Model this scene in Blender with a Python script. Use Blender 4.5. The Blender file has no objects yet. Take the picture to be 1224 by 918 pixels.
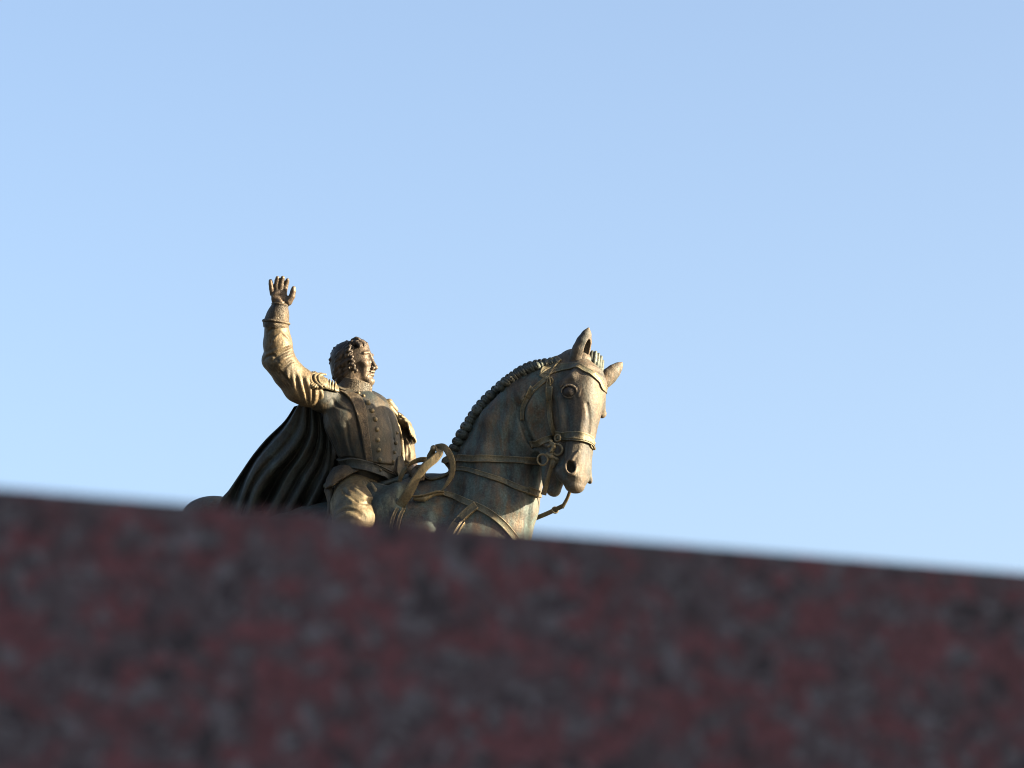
import bpy, math, random, time
import numpy as np
from mathutils import Vector
T0 = time.time()
random.seed(7)
D = bpy.data
SC = bpy.context.scene
COL = SC.collection
Q = 1.0                                   # sculpt resolution factor

# ------------------------------------------------------------------ camera, sky, sun, exposure
PITCH = math.radians(15.0)
DIST = 30.0
HFOV = 2 * math.atan(4.08 / 30.0)
SUN_EL, SUN_AZ = math.radians(13.5), math.radians(77.0)   # azimuth measured from "behind the camera" towards its right
cam = D.cameras.new('camera'); camo = D.objects.new('camera', cam); COL.objects.link(camo)
CAM = np.array((0.0, 0.0, 1.62))
camo.location = CAM
camo.rotation_euler = (math.radians(90) + PITCH, 0, 0)
cam.sensor_width = 36
cam.lens = 18 / math.tan(HFOV / 2)
cam.clip_end = 3000
cam.clip_start = 0.05
cam.dof.use_dof = True
cam.dof.focus_distance = DIST
cam.dof.aperture_fstop = (cam.lens / 1000) / 0.0125
SC.camera = camo

w = D.worlds.new('World'); SC.world = w; w.use_nodes = True
nt = w.node_tree; nt.nodes.clear()
sky = nt.nodes.new('ShaderNodeTexSky'); sky.sky_type = 'NISHITA'; sky.sun_disc = False
sky.sun_elevation = SUN_EL
sky.altitude = 300; sky.air_density = 0.8; sky.dust_density = 5.0; sky.ozone_density = 0.9
bg = nt.nodes.new('ShaderNodeBackground'); bg.inputs['Strength'].default_value = 0.0535
out = nt.nodes.new('ShaderNodeOutputWorld')
nt.links.new(sky.outputs[0], bg.inputs[0]); nt.links.new(bg.outputs[0], out.inputs[0])
sun = D.lights.new('sun', 'SUN'); sun.energy = 5.0; sun.angle = math.radians(0.55); sun.color = (1.0, 0.84, 0.61)
suno = D.objects.new('sun', sun); COL.objects.link(suno)
SD = Vector((math.cos(SUN_EL) * math.sin(SUN_AZ), -math.cos(SUN_EL) * math.cos(SUN_AZ), math.sin(SUN_EL)))
suno.rotation_euler = SD.to_track_quat('Z', 'Y').to_euler()
sky.sun_rotation = math.atan2(SD.x, SD.y)
SC.cycles.pixel_filter_type = 'BLACKMAN_HARRIS'; SC.cycles.filter_width = 1.05
SC.view_settings.view_transform = 'Standard'; SC.view_settings.look = 'None'
SC.view_settings.exposure = 2.98; SC.view_settings.gamma = 1.0

# ------------------------------------------------------------------ statue frame
# The sculptor's frame: x to the right, y up, z out of the bronze towards the square, 150 units to the metre.
RX = np.array((1.0, 0, 0)); UP = np.array((0, -math.sin(PITCH), math.cos(PITCH)))
FW = np.array((0, math.cos(PITCH), math.sin(PITCH)))
S = 1 / 150.0
ORG = CAM + FW * DIST
CX, CY = 612.0, 459.0
M3 = np.stack([RX, UP, -FW], 0)           # rows: local axes in world
def v(px, py, z=0.0): return np.array((px - CX, CY - py, z), float)
def to_world(P): return ORG + (np.asarray(P, float) * S) @ M3
def unit(a): a = np.asarray(a, float); return a / np.linalg.norm(a)
GUP = np.array((0, math.cos(PITCH), -math.sin(PITCH)))     # gravity's up in this frame

# ------------------------------------------------------------------ signed distance shapes
def smin(a, b, k):
    if k <= 0: return np.minimum(a, b)
    h = np.clip(0.5 + 0.5 * (b - a) / k, 0, 1)
    return b + (a - b) * h - k * h * (1 - h)
def smax(a, b, k): return -smin(-a, -b, k)
def cap(a, b, ra, rb=None):
    a = np.asarray(a, float); b = np.asarray(b, float); rb = ra if rb is None else rb
    ab = b - a; L = max(ab @ ab, 1e-9)
    def f(P):
        q = P - a; t = np.clip(q @ ab / L, 0, 1)
        return np.linalg.norm(q - t[:, None] * ab, axis=1) - (ra + (rb - ra) * t)
    r = max(ra, rb)
    f.box = (np.minimum(a, b) - r, np.maximum(a, b) + r)
    return f
def chain(pts, rs, k=0.0):
    fs = [cap(pts[i], pts[i + 1], rs[i], rs[i + 1]) for i in range(len(pts) - 1)]
    def f(P):
        d = fs[0](P)
        for g in fs[1:]: d = smin(d, g(P), k)
        return d
    f.box = (np.min([g.box[0] for g in fs], 0), np.max([g.box[1] for g in fs], 0))
    return f
def ell(c, r, ax=None):
    c = np.asarray(c, float); r = np.asarray(r, float)
    A = np.eye(3) if ax is None else np.stack([unit(a) for a in ax], 0)
    def f(P):
        q = (P - c) @ A.T
        k0 = np.linalg.norm(q / r, axis=1); k1 = np.linalg.norm(q / (r * r), axis=1)
        return k0 * (k0 - 1) / np.maximum(k1, 1e-6)
    m = r.max(); f.box = (c - m, c + m)
    return f
def torus(c, n, R, r):
    c = np.asarray(c, float); n = unit(n)
    def f(P):
        q = P - c; h = q @ n; rad = np.sqrt(np.maximum((q * q).sum(1) - h * h, 0))
        return np.sqrt((rad - R) ** 2 + h * h) - r
    f.box = (c - R - r, c + R + r)
    return f
def tube(C, W, N, up):
    """flattened tube: centres C, half widths W across and N along the `up` direction (one per centre)"""
    C = np.asarray(C, float); up = np.array([unit(u) for u in up])
    def f(P):
        best = None
        for i in range(len(C) - 1):
            a, b = C[i], C[i + 1]; ab = b - a; L = ab @ ab; l = math.sqrt(L); tg = ab / l
            q = P - a; t = np.clip(q @ ab / L, 0, 1)
            w_ = W[i] + (W[i + 1] - W[i]) * t; n_ = N[i] + (N[i + 1] - N[i]) * t
            u = up[i] * (1 - t)[:, None] + up[i + 1] * t[:, None]
            u -= (u @ tg)[:, None] * tg; u /= np.linalg.norm(u, axis=1)[:, None]
            s = np.cross(tg, u)
            q = q - t[:, None] * ab
            x = (q * s).sum(1); y = (q * u).sum(1); z = q @ tg
            m = np.minimum(w_, n_)
            k0 = np.sqrt((x / w_) ** 2 + (y / n_) ** 2 + (z / m) ** 2)
            k1 = np.sqrt((x / w_ ** 2) ** 2 + (y / n_ ** 2) ** 2 + (z / m ** 2) ** 2)
            d = k0 * (k0 - 1) / np.maximum(k1, 1e-6)
            best = d if best is None else smin(best, d, 6.0)
        return best
    m = max(max(W), max(N)); f.box = (C.min(0) - m, C.max(0) + m)
    return f
def loft(org, A, L, N, tab, p=2.4):
    """head-like loft down a straight axis A: rows (a, half width across L, centre along N, half width along N)"""
    org = np.asarray(org, float); tab = np.array(tab, float)
    av = tab[:, 0]
    def f(P):
        q = P - org; a = q @ A; l = q @ L; n = q @ N
        ac = np.clip(a, av[0], av[-1])
        wl = np.interp(ac, av, tab[:, 1]); nc = np.interp(ac, av, tab[:, 2]); wn = np.interp(ac, av, tab[:, 3])
        m = np.minimum(wl, wn)
        x = np.abs(l) / wl; y = np.abs(n - nc) / wn; z = np.abs(a - ac) / m
        k0 = (x ** p + y ** p + z ** 2 * (x ** p + y ** p + 1e-3) ** 0 * 1.0) ** (1 / p) if p == 2 else ((x ** p + y ** p) ** (2 / p) + z ** 2) ** 0.5
        return (k0 - 1) * m
    R = max(tab[:, 1].max(), tab[:, 3].max() + np.abs(tab[:, 2]).max())
    e = [org + A * av[0], org + A * av[-1]]
    f.box = (np.min(e, 0) - R, np.max(e, 0) + R)
    return f

class Shape:
    def __init__(s): s.ops = []
    def add(s, f, k=3.0): s.ops.append((1, f, k)); return s
    def cut(s, f, k=1.5): s.ops.append((-1, f, k)); return s
    def __call__(s, P, M=14.0):
        P = np.asarray(P, float); d = np.full(len(P), 1e3)
        for sg, f, k in s.ops:
            lo, hi = f.box[0] - k - M, f.box[1] + k + M
            m = np.nonzero(((P > lo) & (P < hi)).all(1))[0]
            if len(m) == 0: continue
            df = f(P[m])
            d[m] = smin(d[m], df, k) if sg > 0 else smax(d[m], -df, k)
        return d
    def box(s):
        b = [o[1].box for o in s.ops if o[0] > 0]
        return np.min([x[0] for x in b], 0) - 4, np.max([x[1] for x in b], 0) + 4

def grad(f, P, e=0.4):
    g = np.stack([f(P + np.eye(3)[i] * e) - f(P - np.eye(3)[i] * e) for i in range(3)], 1)
    return g / np.maximum(np.linalg.norm(g, axis=1), 1e-9)[:, None]
def cast(f, xy, z0=260.0, z1=-260.0):
    """front-most z of the shape at each (x, y); nan where it is missed"""
    xy = np.atleast_2d(xy); n = len(xy); z = np.full(n, z0); alive = np.ones(n, bool); hit = np.zeros(n, bool)
    for _ in range(160):
        i = np.nonzero(alive)[0]
        if len(i) == 0: break
        d = f(np.column_stack([xy[i], z[i]]), 60.0)
        h = d < 0.05
        hit[i[h]] = True; alive[i[h]] = False
        z[i] -= np.where(h, 0, np.clip(d * 0.8, 0.05, 25)); alive[i[z[i] < z1]] = False
    z[~hit] = np.nan
    return z
def snap(f, P, it=14, off=0.0):
    P = np.array(P, float)
    for _ in range(it):
        d = f(P, 60.0) - off; g = grad(f, P); P = P - g * np.clip(d, -6, 6)[:, None] * 0.8
    return P
def spline(pts, n):
    p = np.asarray(pts, float)
    if len(p) == 2: return p[0] + (p[1] - p[0]) * np.linspace(0, 1, n)[:, None]
    q = np.vstack([2 * p[0] - p[1], p, 2 * p[-1] - p[-2]])
    m = len(p) - 1; u = np.linspace(0, m - 1e-6, n); i = u.astype(int); t = (u - i)[:, None]
    a, b, c, d_ = q[i], q[i + 1], q[i + 2], q[i + 3]
    return 0.5 * (2 * b + (c - a) * t + (2 * a - 5 * b + 4 * c - d_) * t ** 2 + (3 * b - a - 3 * c + d_) * t ** 3)
def onsurf(f, pts, n=None, off=0.0):
    """spline through (px, py[, z]) laid on the shape; a point without z is seen from the front"""
    P = []
    for p in pts:
        if len(p) == 3: P.append(v(*p))
        else:
            a = v(p[0], p[1]); z = cast(f, a[None, :2])[0]
            P.append(np.array((a[0], a[1], z if z == z else (P[-1][2] if P else 0.0))))
    P = np.array(P); L = np.linalg.norm(np.diff(P, axis=0), axis=1).sum()
    n = n or max(6, int(L / 2.2))
    return snap(f, spline(P, n), off=off)
def stroke(sh, pts, r0, r1=None, k=1.5, sink=0.0, cut=False, seg=5.0, rm=None):
    """a modelling-tool stroke: a tapered roll laid on (or gouged into) the shape along pts"""
    r1 = r0 if r1 is None else r1
    P = onsurf(sh, pts, max(3, int(len(pts) * 2)))
    g = grad(sh, P)
    P = P - g * sink
    t = np.linspace(0, 1, len(P)); rs = r0 + (r1 - r0) * t
    if rm is not None:
        e_ = np.sin(np.clip(t, .02, .98) * math.pi) ** .5
        rs = rs * (.3 + (rm - .3) * e_); P = P - g * ((1 - e_) * (r0 * .7) * (-1 if cut else 1))[:, None]
    return (P, rs, k, cut)
def apply(sh, strokes):
    for P, rs, k, c in strokes:
        f = chain(list(P), list(rs), 0.0)
        (sh.cut if c else sh.add)(f, k)

# ------------------------------------------------------------------ meshing (surface nets on the active blocks only)
def mesh_sdf(f, h, box=None, B=8):
    h = h / Q
    lo, hi = box if box is not None else f.box()
    nb = np.ceil((hi - lo) / (h * B)).astype(int)
    ii = np.indices(nb).reshape(3, -1).T
    cen = lo + (ii + 0.5) * h * B
    rad = h * B * 0.87
    d = f(cen, rad * 2 + 6)
    act = np.abs(d) < rad * 1.25 + 2.0
    full = np.where(d > 0, 9.0, -9.0).reshape(nb).astype(np.float32)
    full = np.repeat(np.repeat(np.repeat(full, B, 0), B, 1), B, 2)
    loc = np.indices((B, B, B)).reshape(3, -1).T
    aidx = ii[act]
    for s in range(0, len(aidx), 1500):
        c = aidx[s:s + 1500]
        gi = (c[:, None, :] * B + loc[None]).reshape(-1, 3)
        P = lo + (gi + 0.5) * h
        full[gi[:, 0], gi[:, 1], gi[:, 2]] = f(P, 12.0 + 3 * h)
    sgn = full < 0
    shp = full.shape
    keys, pos, edges = [], [], []
    for ax in range(3):
        a = [slice(None)] * 3; b = [slice(None)] * 3
        a[ax] = slice(0, -1); b[ax] = slice(1, None)
        e = np.argwhere(sgn[tuple(a)] != sgn[tuple(b)])
        o = np.zeros(3, int); o[ax] = 1
        e2 = e + o
        d0 = full[e[:, 0], e[:, 1], e[:, 2]]; d1 = full[e2[:, 0], e2[:, 1], e2[:, 2]]
        t = d0 / (d0 - d1)
        p = e + t[:, None] * o
        u, w_ = (ax + 1) % 3, (ax + 2) % 3
        cs = []
        for du, dw in ((0, 0), (1, 0), (1, 1), (0, 1)):
            c = e.copy(); c[:, u] -= du; c[:, w_] -= dw
            cs.append((c[:, 0] * shp[1] + c[:, 1]) * shp[2] + c[:, 2])
        keys.append(np.stack(cs, 1)); pos.append(p); edges.append(d0 < 0)
    K = np.concatenate(keys); Pp = np.concatenate(pos); E = np.concatenate(edges)
    uq, inv = np.unique(K.ravel(), return_inverse=True); inv = inv.reshape(K.shape)
    cnt = np.bincount(inv.ravel(), minlength=len(uq)).astype(float)
    V = np.stack([np.bincount(inv.ravel(), weights=np.repeat(Pp[:, i], 4), minlength=len(uq)) / cnt for i in range(3)], 1)
    V = lo + (V + 0.5) * h
    d = f(V, 14.0); e_ = 0.3 * h
    g = np.stack([f(V + np.eye(3)[i] * e_, 14.0) - d for i in range(3)], 1); g /= np.maximum(np.linalg.norm(g, axis=1), 1e-9)[:, None]
    V = V - g * np.clip(d, -h * .6, h * .6)[:, None]
    F = inv.copy(); F[~E] = F[~E][:, ::-1]
    return V, F

# ------------------------------------------------------------------ linking
def new_mesh(name, V, F, mat, parent=None, smooth=True, label=None, local=True):
    me = D.meshes.new(name)
    V = np.asarray(V, float)
    if local: V = to_world(V)
    base = BASE if parent is not None and local else np.zeros(3)
    V = V - base
    if isinstance(F, np.ndarray) and F.ndim == 2:
        nf, m = F.shape
        me.vertices.add(len(V)); me.vertices.foreach_set('co', V.astype(np.float32).ravel())
        me.loops.add(nf * m); me.loops.foreach_set('vertex_index', F.astype(np.int32).ravel())
        me.polygons.add(nf); me.polygons.foreach_set('loop_start', (np.arange(nf) * m).astype(np.int32))
        me.polygons.foreach_set('loop_total', np.full(nf, m, np.int32))
        me.update(calc_edges=True); me.validate()
    else:
        me.from_pydata([tuple(p) for p in V], [], [tuple(int(i) for i in q) for q in F])
    me.polygons.foreach_set('use_smooth', np.full(len(me.polygons), smooth))
    me.materials.append(mat)
    o = D.objects.new(name, me); COL.objects.link(o)
    if parent is not None: o.parent = parent
    if label: o['label'] = label
    return o
def sculpt(name, sh, h, mat, parent, label=None, box=None):
    V, F = mesh_sdf(sh, h, box)
    t = time.time() - T0
    print('%-18s %7d verts  %.1fs' % (name, len(V), t))
    return new_mesh(name, V, F, mat, parent, True, label)
def sweep(path, side, nor, wd, th, closed=False, rnd=0.35, prof=None):
    """strap: a ribbon of width wd and thickness th with eased edges, following path; side = width direction, nor = face normal"""
    P = np.asarray(path, float); n = len(P)
    wd = np.broadcast_to(np.asarray(wd, float), (n,)); th = np.broadcast_to(np.asarray(th, float), (n,))
    if prof is None:
        pr = [(-.5, -.5), (-.5, .30), (-.47, .46), (-.40, .5), (-.34, .40), (-.30, .34), (0, .34), (.30, .34), (.34, .40), (.40, .5), (.47, .46), (.5, .30), (.5, -.5), (0, -.5)]
    else: pr = prof
    m = len(pr); V = []
    for i in range(n):
        for x, y in pr: V.append(P[i] + side[i] * x * wd[i] + nor[i] * y * th[i])
    F = []
    for i in range(n if closed else n - 1):
        j = (i + 1) % n
        for a in range(m):
            b = (a + 1) % m
            F.append((i * m + a, i * m + b, j * m + b, j * m + a))
    if not closed:
        F.append(tuple(range(m))[::-1]); F.append(tuple((n - 1) * m + a for a in range(m)))
    return np.array(V), F
def strap(name, f, pts, wd, th, mat, parent, label=None, lift=0.0, n=None):
    P = onsurf(f, pts, n, off=0.0)
    P = P.copy()
    for _ in range(2): P[1:-1] = (P[:-2] + 2 * P[1:-1] + P[2:]) / 4
    N = grad(f, P, 1.5)
    for _ in range(3): N[1:-1] = N[:-2] + N[1:-1] * 2 + N[2:]; N /= np.linalg.norm(N, axis=1)[:, None]
    T = np.gradient(P, axis=0); T /= np.linalg.norm(T, axis=1)[:, None]
    sd = np.cross(T, N); sd /= np.linalg.norm(sd, axis=1)[:, None]
    N = np.cross(sd, T)
    w_ = 1.14 * np.interp(np.linspace(0, 1, len(P)), np.linspace(0, 1, len(np.atleast_1d(wd))), np.atleast_1d(wd))
    V, F = sweep(P + N * (th * 0.3 + lift), sd, N, w_, th)
    return new_mesh(name, V, F, mat, parent, True, label)
def ribbon(name, pts, wdirs, wd, th, mat, parent, label=None, n=40):
    P = spline(pts, n); W = spline(wdirs, n)
    T = np.gradient(P, axis=0); T /= np.linalg.norm(T, axis=1)[:, None]
    W = W - (W * T).sum(1)[:, None] * T; W /= np.linalg.norm(W, axis=1)[:, None]
    N = np.cross(T, W)
    w_ = np.interp(np.linspace(0, 1, n), np.linspace(0, 1, len(np.atleast_1d(wd))), np.atleast_1d(wd))
    V, F = sweep(P, W, N, w_, th, prof=[(-.5, -.2), (-.46, .3), (-.3, .5), (0, .42), (.3, .5), (.46, .3), (.5, -.2), (.4, -.5), (0, -.42), (-.4, -.5)])
    return new_mesh(name, V, F, mat, parent, True, label)
def ringm(name, c, n, R, r, mat, parent, label=None, sq=1.0, seg=28, ref=(0, 1, 0)):
    n = unit(n); u = unit(np.cross(n, ref)); w_ = np.cross(n, u); V, F = [], []
    for i in range(seg):
        a = 2 * math.pi * i / seg; rd = u * math.cos(a) * sq + w_ * math.sin(a); rn = unit(rd)
        for j in range(8):
            b = 2 * math.pi * j / 8
            V.append(np.asarray(c) + rd * R + rn * r * math.cos(b) + n * r * math.sin(b))
    for i in range(seg):
        for j in range(8):
            k = (i + 1) % seg; l = (j + 1) % 8
            F.append((i * 8 + j, k * 8 + j, k * 8 + l, i * 8 + l))
    return new_mesh(name, np.array(V), F, mat, parent, True, label)
def dome(name, c, n, r, hgt, mat, parent, label=None):
    """button: a turned profile round the axis n"""
    n = unit(n); u = unit(np.cross(n, (0.3, 1, 0.2))); w_ = np.cross(n, u)
    pr = [(1.0, -.5), (1.0, .1), (.92, .3), (.85, .45), (.7, .72), (.45, .92), (.2, 1.0)]
    V, F = [], []; m = 16
    for x, y in pr:
        for j in range(m):
            a = 2 * math.pi * j / m
            V.append(np.asarray(c) + (u * math.cos(a) + w_ * math.sin(a)) * x * r + n * y * hgt)
    for i in range(len(pr) - 1):
        for j in range(m):
            l = (j + 1) % m; F.append((i * m + j, i * m + l, (i + 1) * m + l, (i + 1) * m + j))
    F.append(tuple((len(pr) - 1) * m + j for j in range(m))); F.append(tuple(range(m))[::-1])
    return new_mesh(name, np.array(V), F, mat, parent, True, label)

# ------------------------------------------------------------------ materials
def nodes(name):
    m = D.materials.new(name); m.use_nodes = True; t = m.node_tree
    return m, t, t.nodes['Principled BSDF']
def N_(t, ty, **kw):
    n = t.nodes.new(ty)
    for k, x in kw.items():
        if k in n.inputs: n.inputs[k].default_value = x
        else: setattr(n, k, x)
    return n
def ramp(t, src, stops):
    r = t.nodes.new('ShaderNodeValToRGB'); e = r.color_ramp.elements
    while len(e) < len(stops): e.new(0.5)
    for x, (p, c) in zip(e, stops):
        x.position = p; x.color = (*c, 1) if len(c) == 3 else (c[0],) * 3 + (1,)
    t.links.new(src, r.inputs[0]); return r
def mixc(t, f, a, b, ty='MIX'):
    m = t.nodes.new('ShaderNodeMix'); m.data_type = 'RGBA'; m.blend_type = ty
    for i, x in ((0, f), (6, a), (7, b)):
        if hasattr(x, 'default_value') or hasattr(x, 'is_output'): t.links.new(x, m.inputs[i])
        elif isinstance(x, (int, float)): m.inputs[i].default_value = x
        else: m.inputs[i].default_value = (*x, 1)
    return m.outputs[2]
KB = 0.45
def bronze(name, warm, dark, green, gamt=0.5, metal=0.45, rough=0.42, bump=0.4, scale=1.0, relief=0.0, lit_blaze=False):
    warm, dark, green = [tuple(x * KB for x in c) for c in (warm, dark, green)]
    m, t, b = nodes(name); L = t.links
    b.inputs['Specular IOR Level'].default_value = 0.24
    tc = t.nodes.new('ShaderNodeTexCoord')
    mp = N_(t, 'ShaderNodeMapping'); mp.inputs['Scale'].default_value = (1, 1, 0.42)
    L.new(tc.outputs['Object'], mp.inputs[0])
    n1 = N_(t, 'ShaderNodeTexNoise', Scale=5.5 * scale, Detail=7.0, Roughness=0.62); L.new(mp.outputs[0], n1.inputs['Vector'])
    n2 = N_(t, 'ShaderNodeTexNoise', Scale=17.0 * scale, Detail=8.0, Roughness=0.7); L.new(mp.outputs[0], n2.inputs['Vector'])
    n3 = N_(t, 'ShaderNodeTexNoise', Scale=60.0, Detail=6.0, Roughness=0.7); L.new(tc.outputs['Object'], n3.inputs['Vector'])
    mq = N_(t, 'ShaderNodeMapping'); mq.inputs['Scale'].default_value = (1, 1, 0.16); L.new(tc.outputs['Object'], mq.inputs[0])
    n4 = N_(t, 'ShaderNodeTexNoise', Scale=9.0 * scale, Detail=8.0, Roughness=0.68, Distortion=.6); L.new(mq.outputs[0], n4.inputs['Vector'])
    av = t.nodes.new('ShaderNodeMath'); av.operation = 'MULTIPLY_ADD'; av.inputs[1].default_value = 0.5; L.new(n2.outputs[0], av.inputs[0])
    h4 = t.nodes.new('ShaderNodeMath'); h4.operation = 'MULTIPLY'; h4.inputs[1].default_value = 0.5; L.new(n4.outputs[0], h4.inputs[0]); L.new(h4.outputs[0], av.inputs[2])
    r1 = ramp(t, n1.outputs[0], [(0.40, (0,)), (0.60, (1,))])
    r2 = ramp(t, av.outputs[0], [(0.44, (0,)), (0.58, (1,))])
    c = mixc(t, r1.outputs[0], dark, warm)
    g = t.nodes.new('ShaderNodeMath'); g.operation = 'MULTIPLY'; g.inputs[1].default_value = gamt
    L.new(r2.outputs[0], g.inputs[0])
    gf = g.outputs[0]
    if lit_blaze:                                # light painted into patina: teal on shaded cheek and neck, brown on lit blaze
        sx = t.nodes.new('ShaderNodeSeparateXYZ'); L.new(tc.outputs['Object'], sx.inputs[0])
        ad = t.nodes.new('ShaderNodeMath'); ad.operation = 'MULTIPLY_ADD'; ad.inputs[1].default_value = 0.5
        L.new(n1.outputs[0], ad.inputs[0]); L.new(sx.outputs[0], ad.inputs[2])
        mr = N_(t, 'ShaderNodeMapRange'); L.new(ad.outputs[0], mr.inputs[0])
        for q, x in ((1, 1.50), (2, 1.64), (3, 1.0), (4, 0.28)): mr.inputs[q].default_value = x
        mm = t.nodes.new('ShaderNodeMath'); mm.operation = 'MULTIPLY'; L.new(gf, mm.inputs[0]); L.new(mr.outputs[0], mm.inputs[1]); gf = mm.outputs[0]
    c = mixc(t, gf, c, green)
    sk = ramp(t, n4.outputs[0], [(0.60, (0,)), (0.72, (0.55,))])       # pale mineral runs left by rain
    c = mixc(t, sk.outputs[0], c, tuple(x * 1.7 + .02 for x in green))
    # wear: raised edges rubbed pale
    geo = t.nodes.new('ShaderNodeNewGeometry')
    pe = ramp(t, geo.outputs['Pointiness'], [(0.50, (0,)), (0.60, (1,))])
    e = t.nodes.new('ShaderNodeMath'); e.operation = 'MULTIPLY'; e.inputs[1].default_value = 0.45; L.new(pe.outputs[0], e.inputs[0])
    c = mixc(t, e.outputs[0], c, tuple(min(1, x * 1.9 + 0.012) for x in warm))
    r3 = ramp(t, n3.outputs[0], [(0.32, (0.62,)), (0.70, (1.30,))])
    c = mixc(t, 1.0, c, r3.outputs[0], 'MULTIPLY')
    L.new(c, b.inputs['Base Color'])
    b.inputs['Metallic'].default_value = metal
    rr = ramp(t, n2.outputs[0], [(0.3, (rough - .08,)), (0.7, (rough + .2,))]); L.new(rr.outputs[0], b.inputs['Roughness'])
    bp = N_(t, 'ShaderNodeBump', Strength=bump, Distance=0.02)
    add = t.nodes.new('ShaderNodeMath'); add.operation = 'MULTIPLY_ADD'; add.inputs[1].default_value = 0.5
    L.new(n3.outputs[0], add.inputs[0]); L.new(n2.outputs[0], add.inputs[2])
    hgt = add.outputs[0]
    if relief > 0:
        wv = N_(t, 'ShaderNodeTexNoise', Scale=34.0, Detail=2.0, Distortion=2.4); L.new(tc.outputs['Object'], wv.inputs['Vector'])
        rr2 = ramp(t, wv.outputs[0], [(0.44, (0,)), (0.54, (1,))])
        ad2 = t.nodes.new('ShaderNodeMath'); ad2.operation = 'MULTIPLY_ADD'; ad2.inputs[1].default_value = relief
        L.new(rr2.outputs[0], ad2.inputs[0]); L.new(hgt, ad2.inputs[2]); hgt = ad2.outputs[0]
    L.new(hgt, bp.inputs['Height']); L.new(bp.outputs[0], b.inputs['Normal'])
    return m
M_HORSE = bronze('horse_bronze', (0.185, 0.134, 0.088), (0.055, 0.058, 0.055), (0.125, 0.178, 0.168), 0.95, 0.22, 0.56, lit_blaze=True)
M_EYE = bronze('eye_bronze', (0.06, 0.042, 0.03), (0.03, 0.026, 0.022), (0.035, 0.045, 0.042), 0.5, 0.25, 0.4)
M_TACK = bronze('tack_bronze', (0.27, 0.215, 0.125), (0.10, 0.085, 0.058), (0.15, 0.185, 0.145), 0.6, 0.35, 0.42)
M_MANE = bronze('mane_bronze', (0.12, 0.11, 0.08), (0.045, 0.05, 0.048), (0.10, 0.14, 0.125), 0.7, 0.3, 0.45)
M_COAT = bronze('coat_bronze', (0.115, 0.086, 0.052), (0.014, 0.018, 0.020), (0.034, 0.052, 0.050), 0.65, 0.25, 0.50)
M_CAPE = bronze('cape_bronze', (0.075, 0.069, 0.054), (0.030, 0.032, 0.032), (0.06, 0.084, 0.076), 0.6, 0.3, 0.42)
M_GOLD = bronze('gold_bronze', (0.285, 0.215, 0.115), (0.11, 0.083, 0.05), (0.16, 0.16, 0.105), 0.5, 0.3, 0.42)
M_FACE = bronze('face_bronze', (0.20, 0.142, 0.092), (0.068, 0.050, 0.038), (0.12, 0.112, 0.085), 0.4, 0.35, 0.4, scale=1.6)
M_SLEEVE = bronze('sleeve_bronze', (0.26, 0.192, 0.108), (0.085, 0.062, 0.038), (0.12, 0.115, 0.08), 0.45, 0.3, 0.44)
M_HAIR = bronze('hair_bronze', (0.085, 0.06, 0.042), (0.03, 0.024, 0.02), (0.05, 0.05, 0.04), 0.4, 0.35, 0.42, scale=1.6)
M_LACE = bronze('lace_bronze', (0.17, 0.125, 0.075), (0.045, 0.038, 0.030), (0.08, 0.082, 0.065), 0.4, 0.35, 0.45, bump=0.4, relief=1.3)

def granite(name):
    m, t, b = nodes(name); L = t.links
    tc = t.nodes.new('ShaderNodeTexCoord')
    def vor(sc): 
        x = N_(t, 'ShaderNodeTexVoronoi', Scale=sc, Randomness=1.0); L.new(tc.outputs['Object'], x.inputs['Vector']); return x
    v1, v2 = vor(92.0), vor(210.0)
    s = t.nodes.new('ShaderNodeSeparateColor'); L.new(v1.outputs['Color'], s.inputs[0])
    s2 = t.nodes.new('ShaderNodeSeparateColor'); L.new(v2.outputs['Color'], s2.inputs[0])
    cl_ = N_(t, 'ShaderNodeTexNoise', Scale=36.0, Detail=3.0, Roughness=0.6, Distortion=0.5); L.new(tc.outputs['Object'], cl_.inputs['Vector'])
    cm = t.nodes.new('ShaderNodeMath'); cm.operation = 'MULTIPLY_ADD'; cm.inputs[1].default_value = 1.3; cm.inputs[2].default_value = -.65 + .06; L.new(cl_.outputs[0], cm.inputs[0])
    ca = t.nodes.new('ShaderNodeMath'); ca.operation = 'ADD'; L.new(s.outputs[0], ca.inputs[0]); L.new(cm.outputs[0], ca.inputs[1])
    c1 = ramp(t, ca.outputs[0], [(0.0, (0.082, 0.0340, 0.0430)), (0.36, (0.062, 0.0350, 0.0440)), (0.52, (0.050, 0.0430, 0.0530)), (0.80, (0.078, 0.077, 0.092)), (0.93, (0.026, 0.023, 0.030))])
    c1.color_ramp.interpolation = 'CONSTANT'
    c2 = ramp(t, s2.outputs[1], [(0.0, (0.7,)), (1.0, (1.3,))])
    n = N_(t, 'ShaderNodeTexNoise', Scale=16.0, Detail=4.0); L.new(tc.outputs['Object'], n.inputs['Vector'])
    r = ramp(t, n.outputs[0], [(0.40, (0,)), (0.62, (1,))])
    c = mixc(t, 1.0, c1.outputs[0], c2.outputs[0], 'MULTIPLY')
    c = mixc(t, r.outputs[0], c, mixc(t, 0.05, c, (0.026, 0.019, 0.0245)))
    L.new(c, b.inputs['Base Color']); b.inputs['Roughness'].default_value = 0.6; b.inputs['Specular IOR Level'].default_value = 0.14
    bp = N_(t, 'ShaderNodeBump', Strength=0.3, Distance=0.002); L.new(v2.outputs['Distance'], bp.inputs['Height']); L.new(bp.outputs[0], b.inputs['Normal'])
    return m
M_GRAN = granite('red_granite')
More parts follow.
